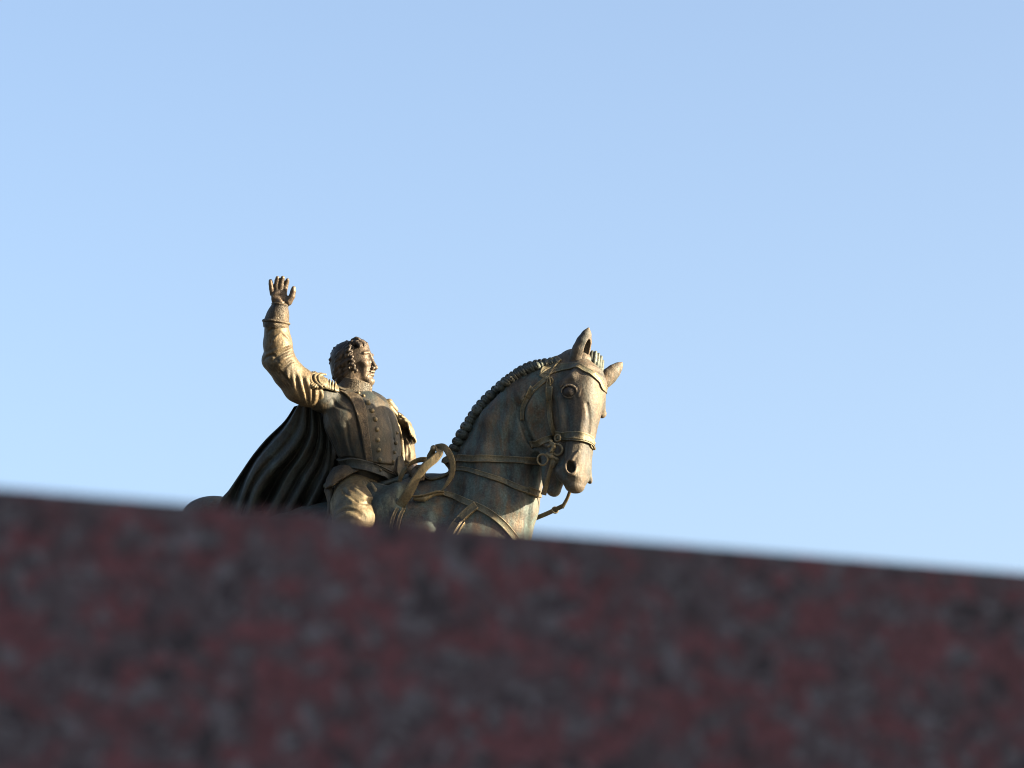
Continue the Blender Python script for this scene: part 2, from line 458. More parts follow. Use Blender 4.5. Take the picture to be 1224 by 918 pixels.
def plain(name, c1, c2, sc, rough=0.8, br=None):
    m, t, b = nodes(name); L = t.links; tc = t.nodes.new('ShaderNodeTexCoord')
    n = N_(t, 'ShaderNodeTexNoise', Scale=sc, Detail=6.0); L.new(tc.outputs['Object'], n.inputs['Vector'])
    r = ramp(t, n.outputs[0], [(0.3, c1), (0.7, c2)]); L.new(r.outputs[0], b.inputs['Base Color']); b.inputs['Roughness'].default_value = rough
    return m
M_PAVE = plain('stone_paving', (0.045, 0.043, 0.040), (0.065, 0.062, 0.058), 3.0)
M_PLAS = plain('plaster', (0.36, 0.31, 0.25), (0.42, 0.37, 0.30), 1.5)
M_ROOF = plain('roof_tile', (0.20, 0.09, 0.06), (0.27, 0.13, 0.09), 4.0)
M_GLAS = plain('window_glass', (0.03, 0.04, 0.05), (0.04, 0.05, 0.06), 1.0, 0.08)

# ------------------------------------------------------------------ the statue's frame
BASE = to_world(v(470, 1060, -20))
statue = D.objects.new('equestrian_statue', None); COL.objects.link(statue); statue.location = BASE
statue['label'] = 'weathered bronze horseman in uniform and cape raising his right hand, seen above the granite edge'
statue['category'] = 'statue'
def mark(name):                            # an Empty part that only gathers its pieces
    o = D.objects.new(name, None); COL.objects.link(o); o.parent = statue; return o

# ================================================================== HORSE
HF = unit((.906, .109, .408)); HR = unit((-.423, .235, .875)); HU = GUP
W0 = v(505, 574, 0)
def H(f, r, u): return W0 + HF * f + HR * r + HU * u
AX = (HF, HR, HU)
horse = Shape()
horse.add(ell(H(-120, 0, -92), (150, 68, 76), AX), 10)
horse.add(ell(H(-30, 0, -86), (92, 66, 84), AX), 20)
horse.add(ell(H(-236, 0, -84), (72, 60, 68), AX), 24)
horse.add(ell(H(-286, 0, -16), (40, 34, 24), AX), 18)
horse.add(ell(H(10, 0, -28), (60, 22, 34), AX), 26)
for s in (-1, 1):
    horse.add(ell(H(24, s * 36, -110), (44, 30, 62), AX), 20)
    horse.add(ell(H(58, s * 20, -104), (38, 30, 42), AX), 14)
    horse.add(ell(H(-238, s * 34, -112), (54, 32, 66), AX), 20)
# neck
up_n = [HU * .6 - HF * .5, HU * .5 - HF * .6, (-.86, .5, -.1), (-.82, .57, -.15), (-.62, .78, -.2), (-.45, .88, -.2)]
neck = tube([v(572, 640, 38), v(588, 597, 34), v(602, 553, 32), v(613, 514, 36), v(633, 481.5, 42), v(656, 463, 46)],
            [48, 39, 31, 25, 22, 20], [66, 60, 50.5, 43, 35, 28], up_n)
horse.add(neck, 16)
CREST = [(536, 549), (541, 540), (547, 529), (553, 517), (560, 506), (567, 495), (574, 487), (582, 478), (590, 471), (598, 464), (606, 457), (614, 452), (622, 447), (631, 443), (640, 440), (650, 437), (660, 434)]
cpts = []
for i, (x, y) in enumerate(CREST):
    cpts.append(v(x + 1, y + 2, np.interp(i, [0, 5, 9, 13, 16], [8, 12, 18, 32, 44])))
horse.add(chain(cpts, [6.0] * len(cpts), 1), 5)
horse.add(chain([p + np.array((9, -5, 2)) for p in cpts[:9]], [9, 10, 10, 10, 10, 9, 9, 8, 7], 1), 9)
# head frame
L_ = unit((.680, -.300, -.670)); A_ = unit((-.123, -.948, .294)); N0 = np.cross(A_, L_)
A_ = unit(A_ - (A_ @ L_) * L_); N0 = unit(np.cross(A_, L_))
HC = v(697, 474, 62)
def hd(a, l, n): return HC + A_ * a + L_ * l + N0 * n
head = Shape()
head.add(loft(HC, A_, L_, N0, [(-44, 15, -16, 20), (-34, 21, -8, 24), (-18, 26, -6, 27), (0, 26.5, -8, 29), (18, 23.5, -9, 28), (36, 20.5, -8, 24),
                               (56, 17, -6, 21), (76, 16, -5, 20), (92, 18, -4, 22), (103, 15, -1, 18), (110, 9, 3, 12)], 2.7), 0)
head.add(loft(HC, A_, L_, N0, [(-22, 10, 19, 3), (10, 11, 18, 4), (50, 9.5, 13.5, 3), (86, 8, 13, 3)], 2.2), 6)          # flat nasal bone
for s in (-1, 1):
    head.add(ell(hd(10, s * 13, -44), (40, 12, 38), (A_, L_, N0)), 8)                            # jowls
    head.add(chain([hd(36, s * 11, -54), hd(70, s * 8, -38), hd(98, s * 6, -34)], [13, 10, 9]), 8)  # jaw bar
    head.add(chain([hd(8, s * 25, -12), hd(30, s * 22.5, -9), hd(52, s * 18, -8)], [4.5, 4.5, 2.5]), 5)  # facial crest
    head.add(chain([hd(-24, s * 19, 3), hd(-16, s * 24, 1), hd(-9, s * 26.5, -6), hd(-8, s * 25, -16)], [6, 6.5, 6, 4]), 5)  # brow
    head.add(chain([hd(58, s * 12, 4), hd(80, s * 13, 4), hd(92, s * 15, 2)], [5, 4.5, 5]), 5)
    head.add(chain([hd(96, s * 14, -8), hd(105, s * 10, -1), hd(110, s * 5, 4)], [7, 7, 6.5]), 5)    # upper lip
    head.cut(ell(hd(-26, s * 29, -12), (9, 5, 9), (A_, L_, N0)), 7)
    head.cut(ell(hd(26, s * 30, -24), (16, 4.5, 8), (A_, L_, N0)), 6)
    head.cut(ell(hd(70, s * 20.5, -7), (18, 4, 7), (A_, L_, N0)), 6)
head.add(ell(hd(106, 0, -33), (10, 10.5, 12), (A_, L_, N0)), 6)
head.add(ell(hd(114, 0, -30), (6, 8, 7), (A_, L_, N0)), 5)                                     # chin
head.add(chain([hd(-44, 0, -26), hd(-36, 0, -34), hd(-10, 0, -50)], [16, 20, 22]), 12)             # poll into throat
# mouth line
for s in (-1, 1):
    head.cut(chain([hd(74, s * 17, -23), hd(90, s * 17, -23), hd(102, s * 14, -21), hd(112, s * 7, -19), hd(116, 0, -19)], [1.0, 1.4, 1.8, 2.0, 2.0]), 2)
# eyes and lids
EYE = {}
for s in (-1, 1):
    e = hd(2 + (4 if s > 0 else 0), s * 23.5, -1); EYE[s] = e
    on = unit(L_ * s * 0.86 + N0 * 0.5)
    head.cut(ell(e + on * 8.5, (13.5, 13.5, 5.0), (A_, np.cross(A_, on), on)), 2)
    tx = unit(np.cross(on, A_))
    if tx @ N0 < 0: tx = -tx                  # towards the nose
    def arc(q0, q1, Rx, Ry, dz, n=25): return [e + on * dz + tx * math.cos(q) * Rx - A_ * math.sin(q) * Ry for q in np.linspace(q0, q1, n)]
    tap = lambda r, n=25: [r * (.35 + .65 * math.sin(math.pi * (i + .5) / n)) for i in range(n)]
    head.add(chain(arc(-.45, math.pi + .25, 9.0, 7.2, 5.4), tap(1.5)), 1.4)              # upper lid
    head.add(chain(arc(-.85, math.pi * .92, 12.2, 11.4, 3.8), tap(1.7)), 1.6)            # fold above it
    head.add(chain(arc(math.pi + .15, 2 * math.pi - .35, 9.2, 7.0, 3.0, 17), tap(1.3, 17)), 2.0)   # lower lid
    head.cut(chain([e + on * 5 + tx * 9 + A_ * 6, e + on * 4 + tx * 11 + A_ * 12, e + on * 3 + tx * 11 + A_ * 19], [1.2, 1.2, .6]), 2)
    # nostrils
    nc = hd(93, s * 15.0, 8); nn = unit(L_ * s * .8 + N0 * .6); na = unit(A_ + N0 * .45)
    nr = [nc + nn * 1.0 + np.cross(nn, na) * math.cos(q) * 5.8 + na * math.sin(q) * 9.2 for q in np.linspace(-.35 * math.pi, 1.15 * math.pi, 21)]
    head.add(chain(nr, [1.0 + 1.3 * math.sin(math.pi * i / 20) for i in range(21)]), 2.5)
    head.cut(ell(nc + nn * 1.0, (8.6, 5.0, 10.0), (na, np.cross(nn, na), nn)), 1.5)
head.add(chain([hd(3, 18, 2), hd(12, 30.5, 3)], [13, 5.5]), 5)
horse.ops += [(sg, f, (18 if i == 0 else k)) for i, (sg, f, k) in enumerate(head.ops)]
# jaw hollow that separates the cheek from the neck
st = []
st.append(stroke(horse, [(633, 470), (626, 484), (624, 498), (629, 516), (637, 531), (650, 537)], 3.6, 4.2, 2.5, sink=1.0, cut=True))
st.append(stroke(horse, [(618, 486), (608, 520), (604, 560), (610, 590)], 3, 4, 12, sink=-1.5, cut=True))
st.append(stroke(horse, [(640, 545), (634, 580), (632, 610), (636, 640)], 2, 3, 8, sink=-.8, cut=True))
st.append(stroke(horse, [(600, 488), (590, 520), (592, 548)], 3, 3, 12, sink=-1.8, cut=True))
st.append(stroke(horse, [(572, 516), (566, 536), (562, 556)], 3, 3, 12, sink=-2, cut=True))
st.append(stroke(horse, [(545, 585), (532, 610), (528, 640)], 5, 6, 14, sink=-1, cut=True))
st.append(stroke(horse, [(700, 482), (703, 500), (702, 516)], 1.2, 2.0, 3, sink=-0.4, cut=True))      # furrow below the eye
st.append(stroke(horse, [(677, 528), (676, 536), (675, 545)], 1.6, 1.6, 3, cut=False))
st.append(stroke(horse, [(682, 548), (686, 542), (690, 538)], 1.4, 0.9, 2, cut=False))
apply(horse, st)
# legs (a calm stand)
def leg(pts, rs): horse.add(chain([H(*p) for p in pts], rs, 2), 14)
leg([(40, 34, -150), (44, 34, -205), (50, 33, -285), (50, 33, -300), (46, 33, -385), (54, 33, -408)], [34, 26, 17, 15, 11, 14])
leg([(40, -34, -150), (56, -34, -205), (92, -33, -262), (90, -33, -276), (52, -33, -330), (50, -33, -352)], [34, 26, 17, 15, 11, 14])
leg([(-240, 34, -140), (-214, 36, -200), (-268, 35, -272), (-270, 35, -290), (-258, 34, -385), (-250, 34, -408)], [46, 30, 18, 16, 12, 14])
leg([(-240, -34, -140), (-232, -36, -200), (-300, -35, -268), (-304, -35, -285), (-300, -34, -385), (-292, -34, -408)], [46, 30, 18, 16, 12, 14])
for f_, r_, u_ in ((54, 33, -408), (50, -33, -352), (-250, 34, -408), (-292, -34, -408)):
    horse.add(cap(H(f_ + 2, r_, u_ - 2), H(f_ + 10, r_, u_ - 18), 14, 19), 4)
    horse.cut(ell(H(f_ + 8, r_, u_ - 50), (60, 60, 22), AX), 1)
# tail
horse.add(chain([H(-306, 0, -50), H(-336, 0, -84), H(-362, 0, -130), H(-358, 0, -230), H(-352, 0, -300)], [12, 17, 24, 26, 12], 4), 8)
hb = horse.box()
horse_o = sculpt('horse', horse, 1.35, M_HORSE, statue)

# eyes
for s in (-1, 1):
    on = unit(L_ * s * 0.86 + N0 * 0.5)
    es = Shape(); es.add(ell(EYE[s] + on * 1.6, (7.8, 9.0, 5.4), (A_, np.cross(A_, on), on)), 0)
    sculpt('eye', es, .8, M_EYE, horse_o)

# ears
def ear(tip, base, mid_l, mid_r, hollow, hr, tz, bz, front, label):
    """leaf-shaped ear: from base to tip, cupped on its `front` side"""
    e = Shape(); a = v(*base, bz); b = v(*tip, tz); ax = unit(b - a); fr = unit(np.asarray(front) - (np.asarray(front) @ ax) * ax); sd = np.cross(ax, fr)
    Ln = np.linalg.norm(b - a)
    ws = [(0, .17), (.2, .185), (.42, .19), (.65, .155), (.85, .085), (1, .02)]
    C = [a + ax * Ln * t for t, _ in ws]
    e.add(tube(C, [Ln * q * hr for _, q in ws], [Ln * q * .75 * hr for _, q in ws], [fr] * len(ws)), 0)
    hc = a + ax * Ln * .45 + fr * Ln * .17 * hr
    e.cut(ell(hc + sd * hollow, (Ln * .30, Ln * .085 * hr, Ln * .20 * hr), (ax, sd, fr)), 1.2)
    e.add(cap(a - ax * 8, a + ax * 4, Ln * .17 * hr, Ln * .15 * hr), 4)
    return e
e1 = ear((702.5, 393), (688, 436), None, None, 1.0, 1.22, 52, 47, (.68, .1, .73), None)
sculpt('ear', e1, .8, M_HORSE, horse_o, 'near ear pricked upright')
e2 = ear((743, 434), (718, 459), None, None, 0, 1.22, 18, 26, (.3, .6, -.75), None)
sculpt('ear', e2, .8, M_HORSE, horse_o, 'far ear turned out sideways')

# mane: clipped tufts along the crest
mo = [(536.8, 535), (541, 527), (547.5, 515), (555, 503), (562.5, 491), (570, 481), (577.5, 473), (585, 466), (592.5, 459.5), (601, 452), (609, 446), (617, 440.5), (626, 435.5), (635, 432), (645, 430), (655, 428.5), (664, 427)]
mi = [(546, 541), (552, 530), (558, 518), (564, 507), (570, 497), (577.5, 487.5), (585, 479), (592.5, 472), (600, 465), (608, 459), (616, 454), (623, 449.5), (632, 445.5), (640, 442), (649, 439), (658, 437), (668, 436)]
NT = 24
mo_s = spline([v(*p) for p in mo], 400); mi_s = spline([v(*p) for p in mi], 400)
rr = random.Random(3)
tt = np.cumsum([rr.uniform(.75, 1.3) * (1.1 if i < 14 else .9) for i in range(NT + 1)]); tt = (tt - tt[0]) / (tt[-1] - tt[0])
for i in range(NT):
    a_, b_ = tt[i], tt[i + 1]; m_ = (a_ + b_) / 2; k_ = int(m_ * 399)
    o_, n_ = mo_s[k_], mi_s[k_]
    zc = np.interp(m_, [0, .5, 1], [-6, 8, 40])
    tg = mo_s[min(399, int(b_ * 399))] - mo_s[int(a_ * 399)]; sp = np.linalg.norm(tg); tg = unit(tg)
    out_d = unit(o_ - n_)
    sh = Shape()
    fr = unit(np.array((-.45, .15, .88)))
    r_ = sp * .62
    zb_ = cast(horse, (n_ - out_d * 1.5)[None, :2])[0]; zb_ = zc + 14 if zb_ != zb_ else zb_
    top = o_ - out_d * r_ * .95; top[2] = zb_ - 7; top = top + tg * rr.uniform(-.7, .7)
    bot = n_ - out_d * 1.0; bot[2] = zb_ - 1.0
    sh.add(chain([bot - fr * 2, (bot + top) / 2 + fr * 2.5 + tg * .8, top + fr * 1, top - fr * 9, top - fr * 16 - out_d * 3], [r_ * .75, r_ * 1.0, r_ * 1.02, r_, r_ * .6], 1), 0)
    for q in (-.36, .34):                   # hair grooves on each tuft
        sh.cut(chain([bot + fr * r_ + tg * r_ * q, (bot + top) / 2 + fr * (2.5 + r_) + tg * r_ * q, top + fr * (3 + r_ * .9) + tg * r_ * q, top + out_d * r_ * .9 - fr * 3 + tg * r_ * q], [.4, .6, .65, .5]), .5)
    sculpt('mane_tuft', sh, .9, M_MANE, horse_o)
# forelock
fl = Shape()
for i, (x0, y0, x1, y1, z0, z1) in enumerate([(700, 438, 703, 422, 46, 42), (703, 440, 707, 421, 49, 44), (707, 442, 711, 421.5, 50, 45), (710, 445, 714.5, 424, 50, 44), (713, 447, 717.5, 427, 47, 41), (715, 450, 719.5, 432, 42, 36)]):
    fl.add(chain([v(x0, y0, z0), v((x0 + x1) / 2 + .6, (y0 + y1) / 2, (z0 + z1) / 2 + 2), v(x1, y1, z1)], [3.4, 3.0, 2.0]), .5)
sculpt('forelock', fl, .8, M_MANE, horse_o)

# ------------------------------------------------------------------ bridle
bridle = mark('bridle')
strap('browband', horse, [(648, 452), (657, 444), (670, 439.5), (684, 438), (697, 442), (709, 449), (716, 456), (721, 465), (722, 470, 20)], [10, 9, 8, 7, 6.5, 6, 6, 6], 2.6, M_TACK, bridle)
strap('crown_strap', horse, [(651, 448), (655, 440), (661, 433), (668, 429)], [12, 12, 8], 3.0, M_TACK, bridle)
strap('cheek_strap', horse, [(656.5, 450), (655.5, 462), (656, 478), (657, 495), (660, 510), (663.5, 520)], [5, 6.5, 6.5, 6, 5.5], 2.2, M_TACK, bridle)
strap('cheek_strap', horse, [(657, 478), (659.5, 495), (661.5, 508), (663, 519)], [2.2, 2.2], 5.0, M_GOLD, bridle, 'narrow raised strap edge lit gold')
strap('keeper_loop', horse, [(656.5, 462), (656, 470), (656.5, 479)], [7.5, 7.5, 4], 4.0, M_TACK, bridle)
strap('throat_latch', horse, [(654, 452), (645, 459), (636, 467), (629, 477), (624.5, 489), (624, 502)], [5, 5, 5, 4.5, 4], 2.6, M_TACK, bridle)
strap('throat_latch', horse, [(637, 463), (633, 469), (629, 475)], [6.5, 6.5], 4.0, M_TACK, bridle, 'short doubled strap end with keepers')
strap('jaw_strap', horse, [(633, 531), (641, 529), (650, 525.5), (659, 522)], [7.5, 7, 6.5], 2.6, M_TACK, bridle)
nb = strap('noseband', horse, [(663, 519), (672, 519.5), (684, 519), (696, 520.5), (705, 525), (712, 531.5), (713, 536, 22)], [8, 8, 8, 8, 7.5, 7], 2.6, M_TACK, bridle)
strap('noseband_edge', horse, [(668, 524.5), (684, 524.5), (696, 526), (705, 530.5), (711, 536)], [2.0, 2.0], 4.6, M_TACK, bridle)
nh = grad(horse, onsurf(horse, [(650, 500), (652, 500)], 2))[0]
zb = cast(horse, v(657, 455)[None, :2])[0]
ringm('buckle', v(657, 455, zb + 3), nh, 3.6, 1.0, M_GOLD, bridle, sq=.85)
pr = Shape().add(chain([v(656, 451, zb + 3.5), v(657, 460, zb + 4.5)], [1.0, 1.2]), 0)
sculpt('buckle_tongue', pr, .7, M_GOLD, bridle)
zc = max(cast(horse, np.array([v(x, y)[:2] for x, y in ((664, 522), (668, 536), (660, 545), (660, 560))])))
RN = unit((-.35, .05, .93))
ringm('bit_ring', v(665.5, 522.5, zc + 4), unit((-.6, .1, .8)), 3.8, 1.4, M_GOLD, bridle)
ringm('bit_ring', v(665, 536, zc + 5), RN, 6.3, 1.7, M_TACK, bridle, 'larger ring at the corner of the mouth')
ringm('bit_ring', v(647.8, 547.6, zc + 4), RN, 6.4, 1.2, M_GOLD, bridle, 'ring that the upper rein is buckled to')
bit = Shape()
z_ = zc + 5
bit.add(chain([v(657, 526, z_), v(661, 533, z_ + 1.5), v(658, 541, z_), v(655, 546, z_)], [2.4, 2.8, 2.2, 2.0], 1), 0)
bit.add(chain([v(653, 541, z_ + 1), v(658, 544, z_ + 2), v(664, 547, z_ + 1)], [2, 2.6, 2.4], 1), 1)
bit.add(chain([v(655, 532, z_), v(660, 528.5, z_ + 2)], [1.7, 1.7]), .6)
bit.add(chain([v(662, 529, z_ + 3), v(657, 538, z_ + 3)], [1.3, 1.3]), .6)
bit.add(ell(v(660, 552, z_ + 1), (3.4, 5.5, 2.4)), 1)
bit.add(ell(v(665, 549, z_), (2.4, 4.0, 2.2)), 1)
sculpt('bit_cheekpiece', bit, .8, M_TACK, bridle)
ribbon('bit_shank', [v(661, 544, z_ + 1), v(657, 560, z_), v(653, 574, z_ - 1), v(649, 589, z_ - 2)], [(1, .25, -.35)] * 4, [6.5, 5.6, 5.8, 6.8], 2.8, M_GOLD, bridle)
# curb strap under the chin
ribbon('curb_strap', [v(640, 618, 40), v(654, 612, 46), v(668, 605, 52), v(672, 603, 54)], [(.3, 1, .2)] * 4, 5.4, 2.8, M_TACK, bridle, n=20)
ribbon('curb_strap', [v(671, 605, 54), v(677, 594, 60), v(681, 583, 64)], [(1, .4, .2)] * 3, [4.6, 4, 4], 2.2, M_GOLD, bridle, 'pale end of the strap meeting the lip', n=12)
ringm('buckle', v(663, 608, 50), (0, .2, 1), 3.4, 1.1, M_TACK, bridle)

# ------------------------------------------------------------------ reins
reins = mark('reins')
zr = cast(horse, v(600, 548)[None, :2])[0]
strap('upper_rein', horse, [(640, 549.5), (622, 548.5), (600, 547.5), (575, 547), (556, 547), (540, 548), (522, 552)], [6, 6.5, 7.5, 7.5, 7.5, 7], 3.0, M_TACK, reins, lift=.6)
strap('rein_billet', horse, [(641, 550), (633, 549.5), (626, 549)], [7.6, 7.6], 5.0, M_GOLD, reins)
strap('lower_rein', horse, [(645, 590), (636, 587), (622, 582.5), (608, 576), (594, 571), (578, 565.5), (560, 561), (545, 560), (528, 561), (513, 565), (505, 568)], [6, 6.5, 6, 5.5, 5, 4, 3, 2], 3.0, M_TACK, reins, lift=.6)
strap('rein_buckle', horse, [(630, 584.5), (636, 587), (642, 589.5)], [7.8, 7.8], 5.5, M_GOLD, reins)
zl = 62  # loops in paler gold than the straps: sunlight put into their colour
ribbon('rein_loop', [v(522, 534, zl - 6), v(527, 539, zl), v(521, 547, zl + 3), v(510, 556, zl + 4), v(500, 569, zl + 3), v(489, 589, zl + 2), v(476, 607, zl - 4)],
       [(.6, -.6, .5), (.9, -.2, .3), (.7, -.7, .1), (.62, -.78, 0), (.7, -.7, 0), (.85, -.5, 0), (.8, -.6, 0)], [7, 8.5, 10, 10.5, 10, 12, 12], 1.6, M_GOLD, reins, n=44)
ribbon('rein_loop', [v(522, 533.5, zl - 8), v(531, 533, zl - 2), v(538, 541, zl + 2), v(542, 553, zl + 3), v(541, 566, zl + 3), v(535, 577, zl + 2), v(529, 585, zl)],
       [(.2, 1, .3), (.5, .9, .2), (.95, .3, .1), (1, .05, .1), (1, -.2, .1), (.85, -.4, .3), (.6, -.4, .6)], [6.5, 7.5, 8.5, 7, 6.5, 4.5, 2.5], 1.6, M_GOLD, reins, n=44)
ribbon('rein_loop', [v(532, 586, zl), v(522, 586, zl + 1), v(508, 590, zl + 2), v(498, 591, zl + 1), v(489, 591, zl)],
       [(0, 1, .8)] * 5, [3.0, 3.0, 2.6, 2.4, 2.4], 2.0, M_GOLD, reins, 'thin edge-on rein along the bottom of the loop', n=24)
ribbon('rein_loop', [v(489, 592, zl + 1), v(499, 571, zl + 2), v(505, 560, zl + 1)], [(1, 0, .8)] * 3, [2.2, 2.2], 1.6, M_GOLD, reins, 'thin edge-on rein slanting through the loop', n=14)
ribbon('rein_loop', [v(514, 549, 30), v(502, 549, 36), v(491, 554, 40), v(483, 563, 40), v(478.5, 576, 38), v(482, 585, 36)],
       [(.1, 1, -.3), (.1, 1, .2), (.5, .8, .2), (.9, .3, .2), (1, -.1, .2), (1, -.2, .2)], [6.5, 6.5, 5.5, 5.5, 5, 2.5], 1.6, M_GOLD, reins, n=36)
kn = Shape().add(ell(v(519.5, 535, zl - 6), (3.8, 4.0, 4.5)), 0).add(cap(v(519, 536, zl - 8), v(516, 545, zl - 20), 3, 5), 2)
sculpt('rein_knot', kn, .9, M_TACK, reins)
fold = Shape().add(chain([v(498, 594, zl - 4), v(508, 594, zl - 2), v(520, 589, zl - 4), v(530, 588, zl - 6)], [3.2, 4.2, 2.6, 2.2]), 0)
sculpt('rein_fold', fold, .9, M_GOLD, reins)

# ------------------------------------------------------------------ breast harness
harn = mark('breast_harness')
strap('breast_strap', horse, [(520, 588), (534, 589.5), (546, 593), (558, 598), (572, 603.5), (586, 611), (600, 622), (612, 636), (622, 652), (630, 668)], [5, 6, 7, 7.5, 7.5, 7.5, 7], 3.4, M_TACK, harn, lift=.4)
strap('shoulder_strap', horse, [(571, 602), (562, 609), (553, 617.5), (545, 627), (538, 642), (532, 660)], [9, 9.5, 9.5, 9, 8.5], 3.2, M_GOLD, harn, lift=1.6)
zs = cast(horse, v(549, 621)[None, :2])[0]
strap('buckle_plate', horse, [(552, 618.5), (549, 621), (546.5, 623.5)], [9.5, 9.5], 6.0, M_CAPE, harn)
strap('strap_tongue', horse, [(556, 622), (550, 630), (545, 640), (542, 650)], [3, 3.5, 3], 5.0, M_GOLD, harn)

# ================================================================== RIDER
UPt = unit((-.22, .94, -.26)); LT = unit(np.array((.75, -.34, -.57))); LT = unit(LT - (LT @ UPt) * UPt); FT = unit(np.cross(LT, UPt))
if FT[2] < 0: FT = -FT
TAX = (LT, UPt, FT)
SH = v(425, 480, -36)
shR = v(389, 472, -8); shL = v(469, 508, -62)
rider = Shape()      # the body itself: head, neck, trunk, arms, hands, legs
# head
Uh = unit((-.04, .97, -.22)); Fh = unit((.955, .02, .28)); Fh = unit(Fh - (Fh @ Uh) * Uh); Lh = np.cross(Uh, Fh)      # Lh: towards the viewer's side (his right)
if Lh[2] < 0: Lh = -Lh
HD = v(420, 433, -34)
def rh(f, u, l): return HD + Fh * f + Uh * u + Lh * l
rider.add(ell(rh(-3, 1, 0), (22, 22, 17.5), (Fh, Uh, Lh)), 0)
rider.add(loft(rh(9, 0, 0), -Uh, Lh, Fh, [(-16, 12, 1, 11), (-6, 14.5, 2, 13), (4, 14, 2.5, 12.5), (14, 12.5, 3, 12), (22, 10, 4.5, 10.5), (27, 7, 7, 8)], 2.4), 5)
rider.add(chain([rh(23, 6, 0), rh(25.5, -2, 0), rh(29.3, -9.5, 0)], [2.3, 2.1, 2.5]), 2.2)       # nose
for s in (-1, 1):
    rider.add(ell(rh(26.3, -10.5, s * 3.2), (2.6, 2.2, 2.0), (Fh, Uh, Lh)), 1.2)
    rider.add(chain([rh(23.5, 7.5, s * 2.5), rh(23, 8.5, s * 8), rh(19, 7.0, s * 13)], [1.3, 1.6, 1.2]), 2.5)   # brows
    rider.cut(ell(rh(24, 2.0, s * 7.2), (4, 3.4, 4.4), (Fh, Uh, Lh)), 2)                     # sockets
    rider.add(ell(rh(19.2, 2.0, s * 7.0), (3.4, 2.6, 3.6), (Fh, Uh, Lh)), .6)                # eyeball
    rider.add(chain([rh(22.2, 4.2, s * 4), rh(22.6, 4.8, s * 7.5), rh(20.2, 3.2, s * 11)], [.6, .7, .5]), .9)
    rider.add(chain([rh(21.6, 0.0, s * 4.5), rh(21.6, -0.6, s * 7.5), rh(19.6, 0.4, s * 10.5)], [.5, .6, .5]), .9)
    rider.add(ell(rh(17.5, -5, s * 9.5), (5, 4.5, 4), (Fh, Uh, Lh)), 4)                      # cheekbone
    rider.cut(chain([rh(25.8, -9, s * 5.0), rh(23.0, -14, s * 7.5), rh(20.5, -19, s * 8)], [.7, .8, .6]), 2)   # cheek line
    rider.cut(ell(rh(12, -14, s * 15), (7, 7, 2.5), (Fh, Uh, Lh)), 5)
    rider.add(ell(rh(-2, -2, s * 16.2), (3.6, 5, 2), (Fh, Uh, Lh)), 1)
rider.add(chain([rh(24.2, -14.8, -5), rh(26.2, -14.2, 0), rh(24.2, -14.8, 5)], [1.3, 1.8, 1.3]), 1)
rider.add(chain([rh(23.6, -18.4, -4.4), rh(25.4, -18.0, 0), rh(23.6, -18.4, 4.4)], [1.3, 1.9, 1.3]), 1)
rider.cut(chain([rh(23.2, -16.3, -6.5), rh(27.6, -16.3, 0), rh(23.2, -16.3, 6.5)], [.8, .9, .8]), .5)
rider.add(ell(rh(21.8, -25.5, 0), (5.2, 4.6, 6), (Fh, Uh, Lh)), 3)                             # chin
rider.cut(ell(rh(27.2, -21.2, 0), (2.4, 1.6, 5), (Fh, Uh, Lh)), 1.5)
# neck and trunk
rider.add(chain([rh(-1, -12, 0), rh(2, -34, 0), SH + UPt * 4], [15, 14.5, 17]), 4)
rider.add(ell(SH - UPt * 30 + FT * 2, (42, 44, 26), TAX), 8)
rider.add(ell(SH - UPt * 82 + LT * 0, (34, 34, 24), TAX), 12)
PEL = v(436, 586, -22)
rider.add(ell(PEL, (38, 32, 32), TAX), 10)
# raised right arm and hand
arm_pts = [shR, v(361, 463, 6), v(338, 440, 14), v(332, 427, 16), v(332, 408, 18), v(331.5, 390, 19), v(334.5, 372, 19), v(337, 362, 19)]
rider.add(chain([arm_pts[i] for i in (0, 1, 2, 3)], [16, 16, 14, 14], 3), 5)
rider.add(chain([arm_pts[i] for i in (3, 4, 5, 6, 7)], [14, 14, 11, 9, 7.5], 3), 4)
hz = 19
pn = unit((.30, -.05, .95))                                        # palm normal
rider.add(ell(v(335.5, 356.5, hz), (9.8, 10.5, 4.8), ((1, .08, -.3), (-.08, 1, 0), pn)), 3)
rider.add(ell(v(329.5, 357, hz + 1.0), (3.8, 7.5, 3.6)), 2)
rider.add(ell(v(343.8, 359.5, hz + .5), (4.8, 7.0, 4.2), ((.8, .5, 0), (-.5, .8, 0), (0, 0, 1))), 2)
fingers = [  # knuckle, first joint, second joint, tip
    [(327.0, 352, hz - .5), (325.8, 345.5, hz + .5), (325.1, 340, hz + 1.0), (324.7, 336.4, hz + 1.6), (3.2, 3.0, 2.8, 2.3)],
    [(331.6, 350, hz - 1), (331.6, 342, hz + .2), (332.3, 336, hz + 1), (333.0, 332.9, hz + 2.4), (3.4, 3.1, 2.9, 2.4)],
    [(336.2, 349.2, hz - 1), (337.0, 341, hz + .2), (338.4, 335, hz + .8), (339.2, 332.6, hz + 2), (3.5, 3.2, 2.9, 2.4)],
    [(340.8, 350.4, hz - 1.5), (342.2, 343, hz - 1.8), (343.9, 338, hz - 1.2), (344.8, 335.3, hz), (3.3, 3.1, 2.8, 2.3)],
    [(346.0, 361, hz + 2), (350.4, 354.5, hz + 3), (351.8, 348, hz + 3.6), (352.3, 345.2, hz + 3.6), (4.8, 3.8, 3.3, 2.7)]]
for *ps, rs in fingers:
    rider.add(chain([v(*p) for p in ps], list(rs), .6), 1.1)
rider.cut(cap(v(333, 352, hz + 5.6), v(340, 360, hz + 5.8), 1.0, .8), 1.5)
rider.cut(cap(v(329, 354, hz + 5.2), v(338, 352.5, hz + 5.6), .8, .8), 1.5)
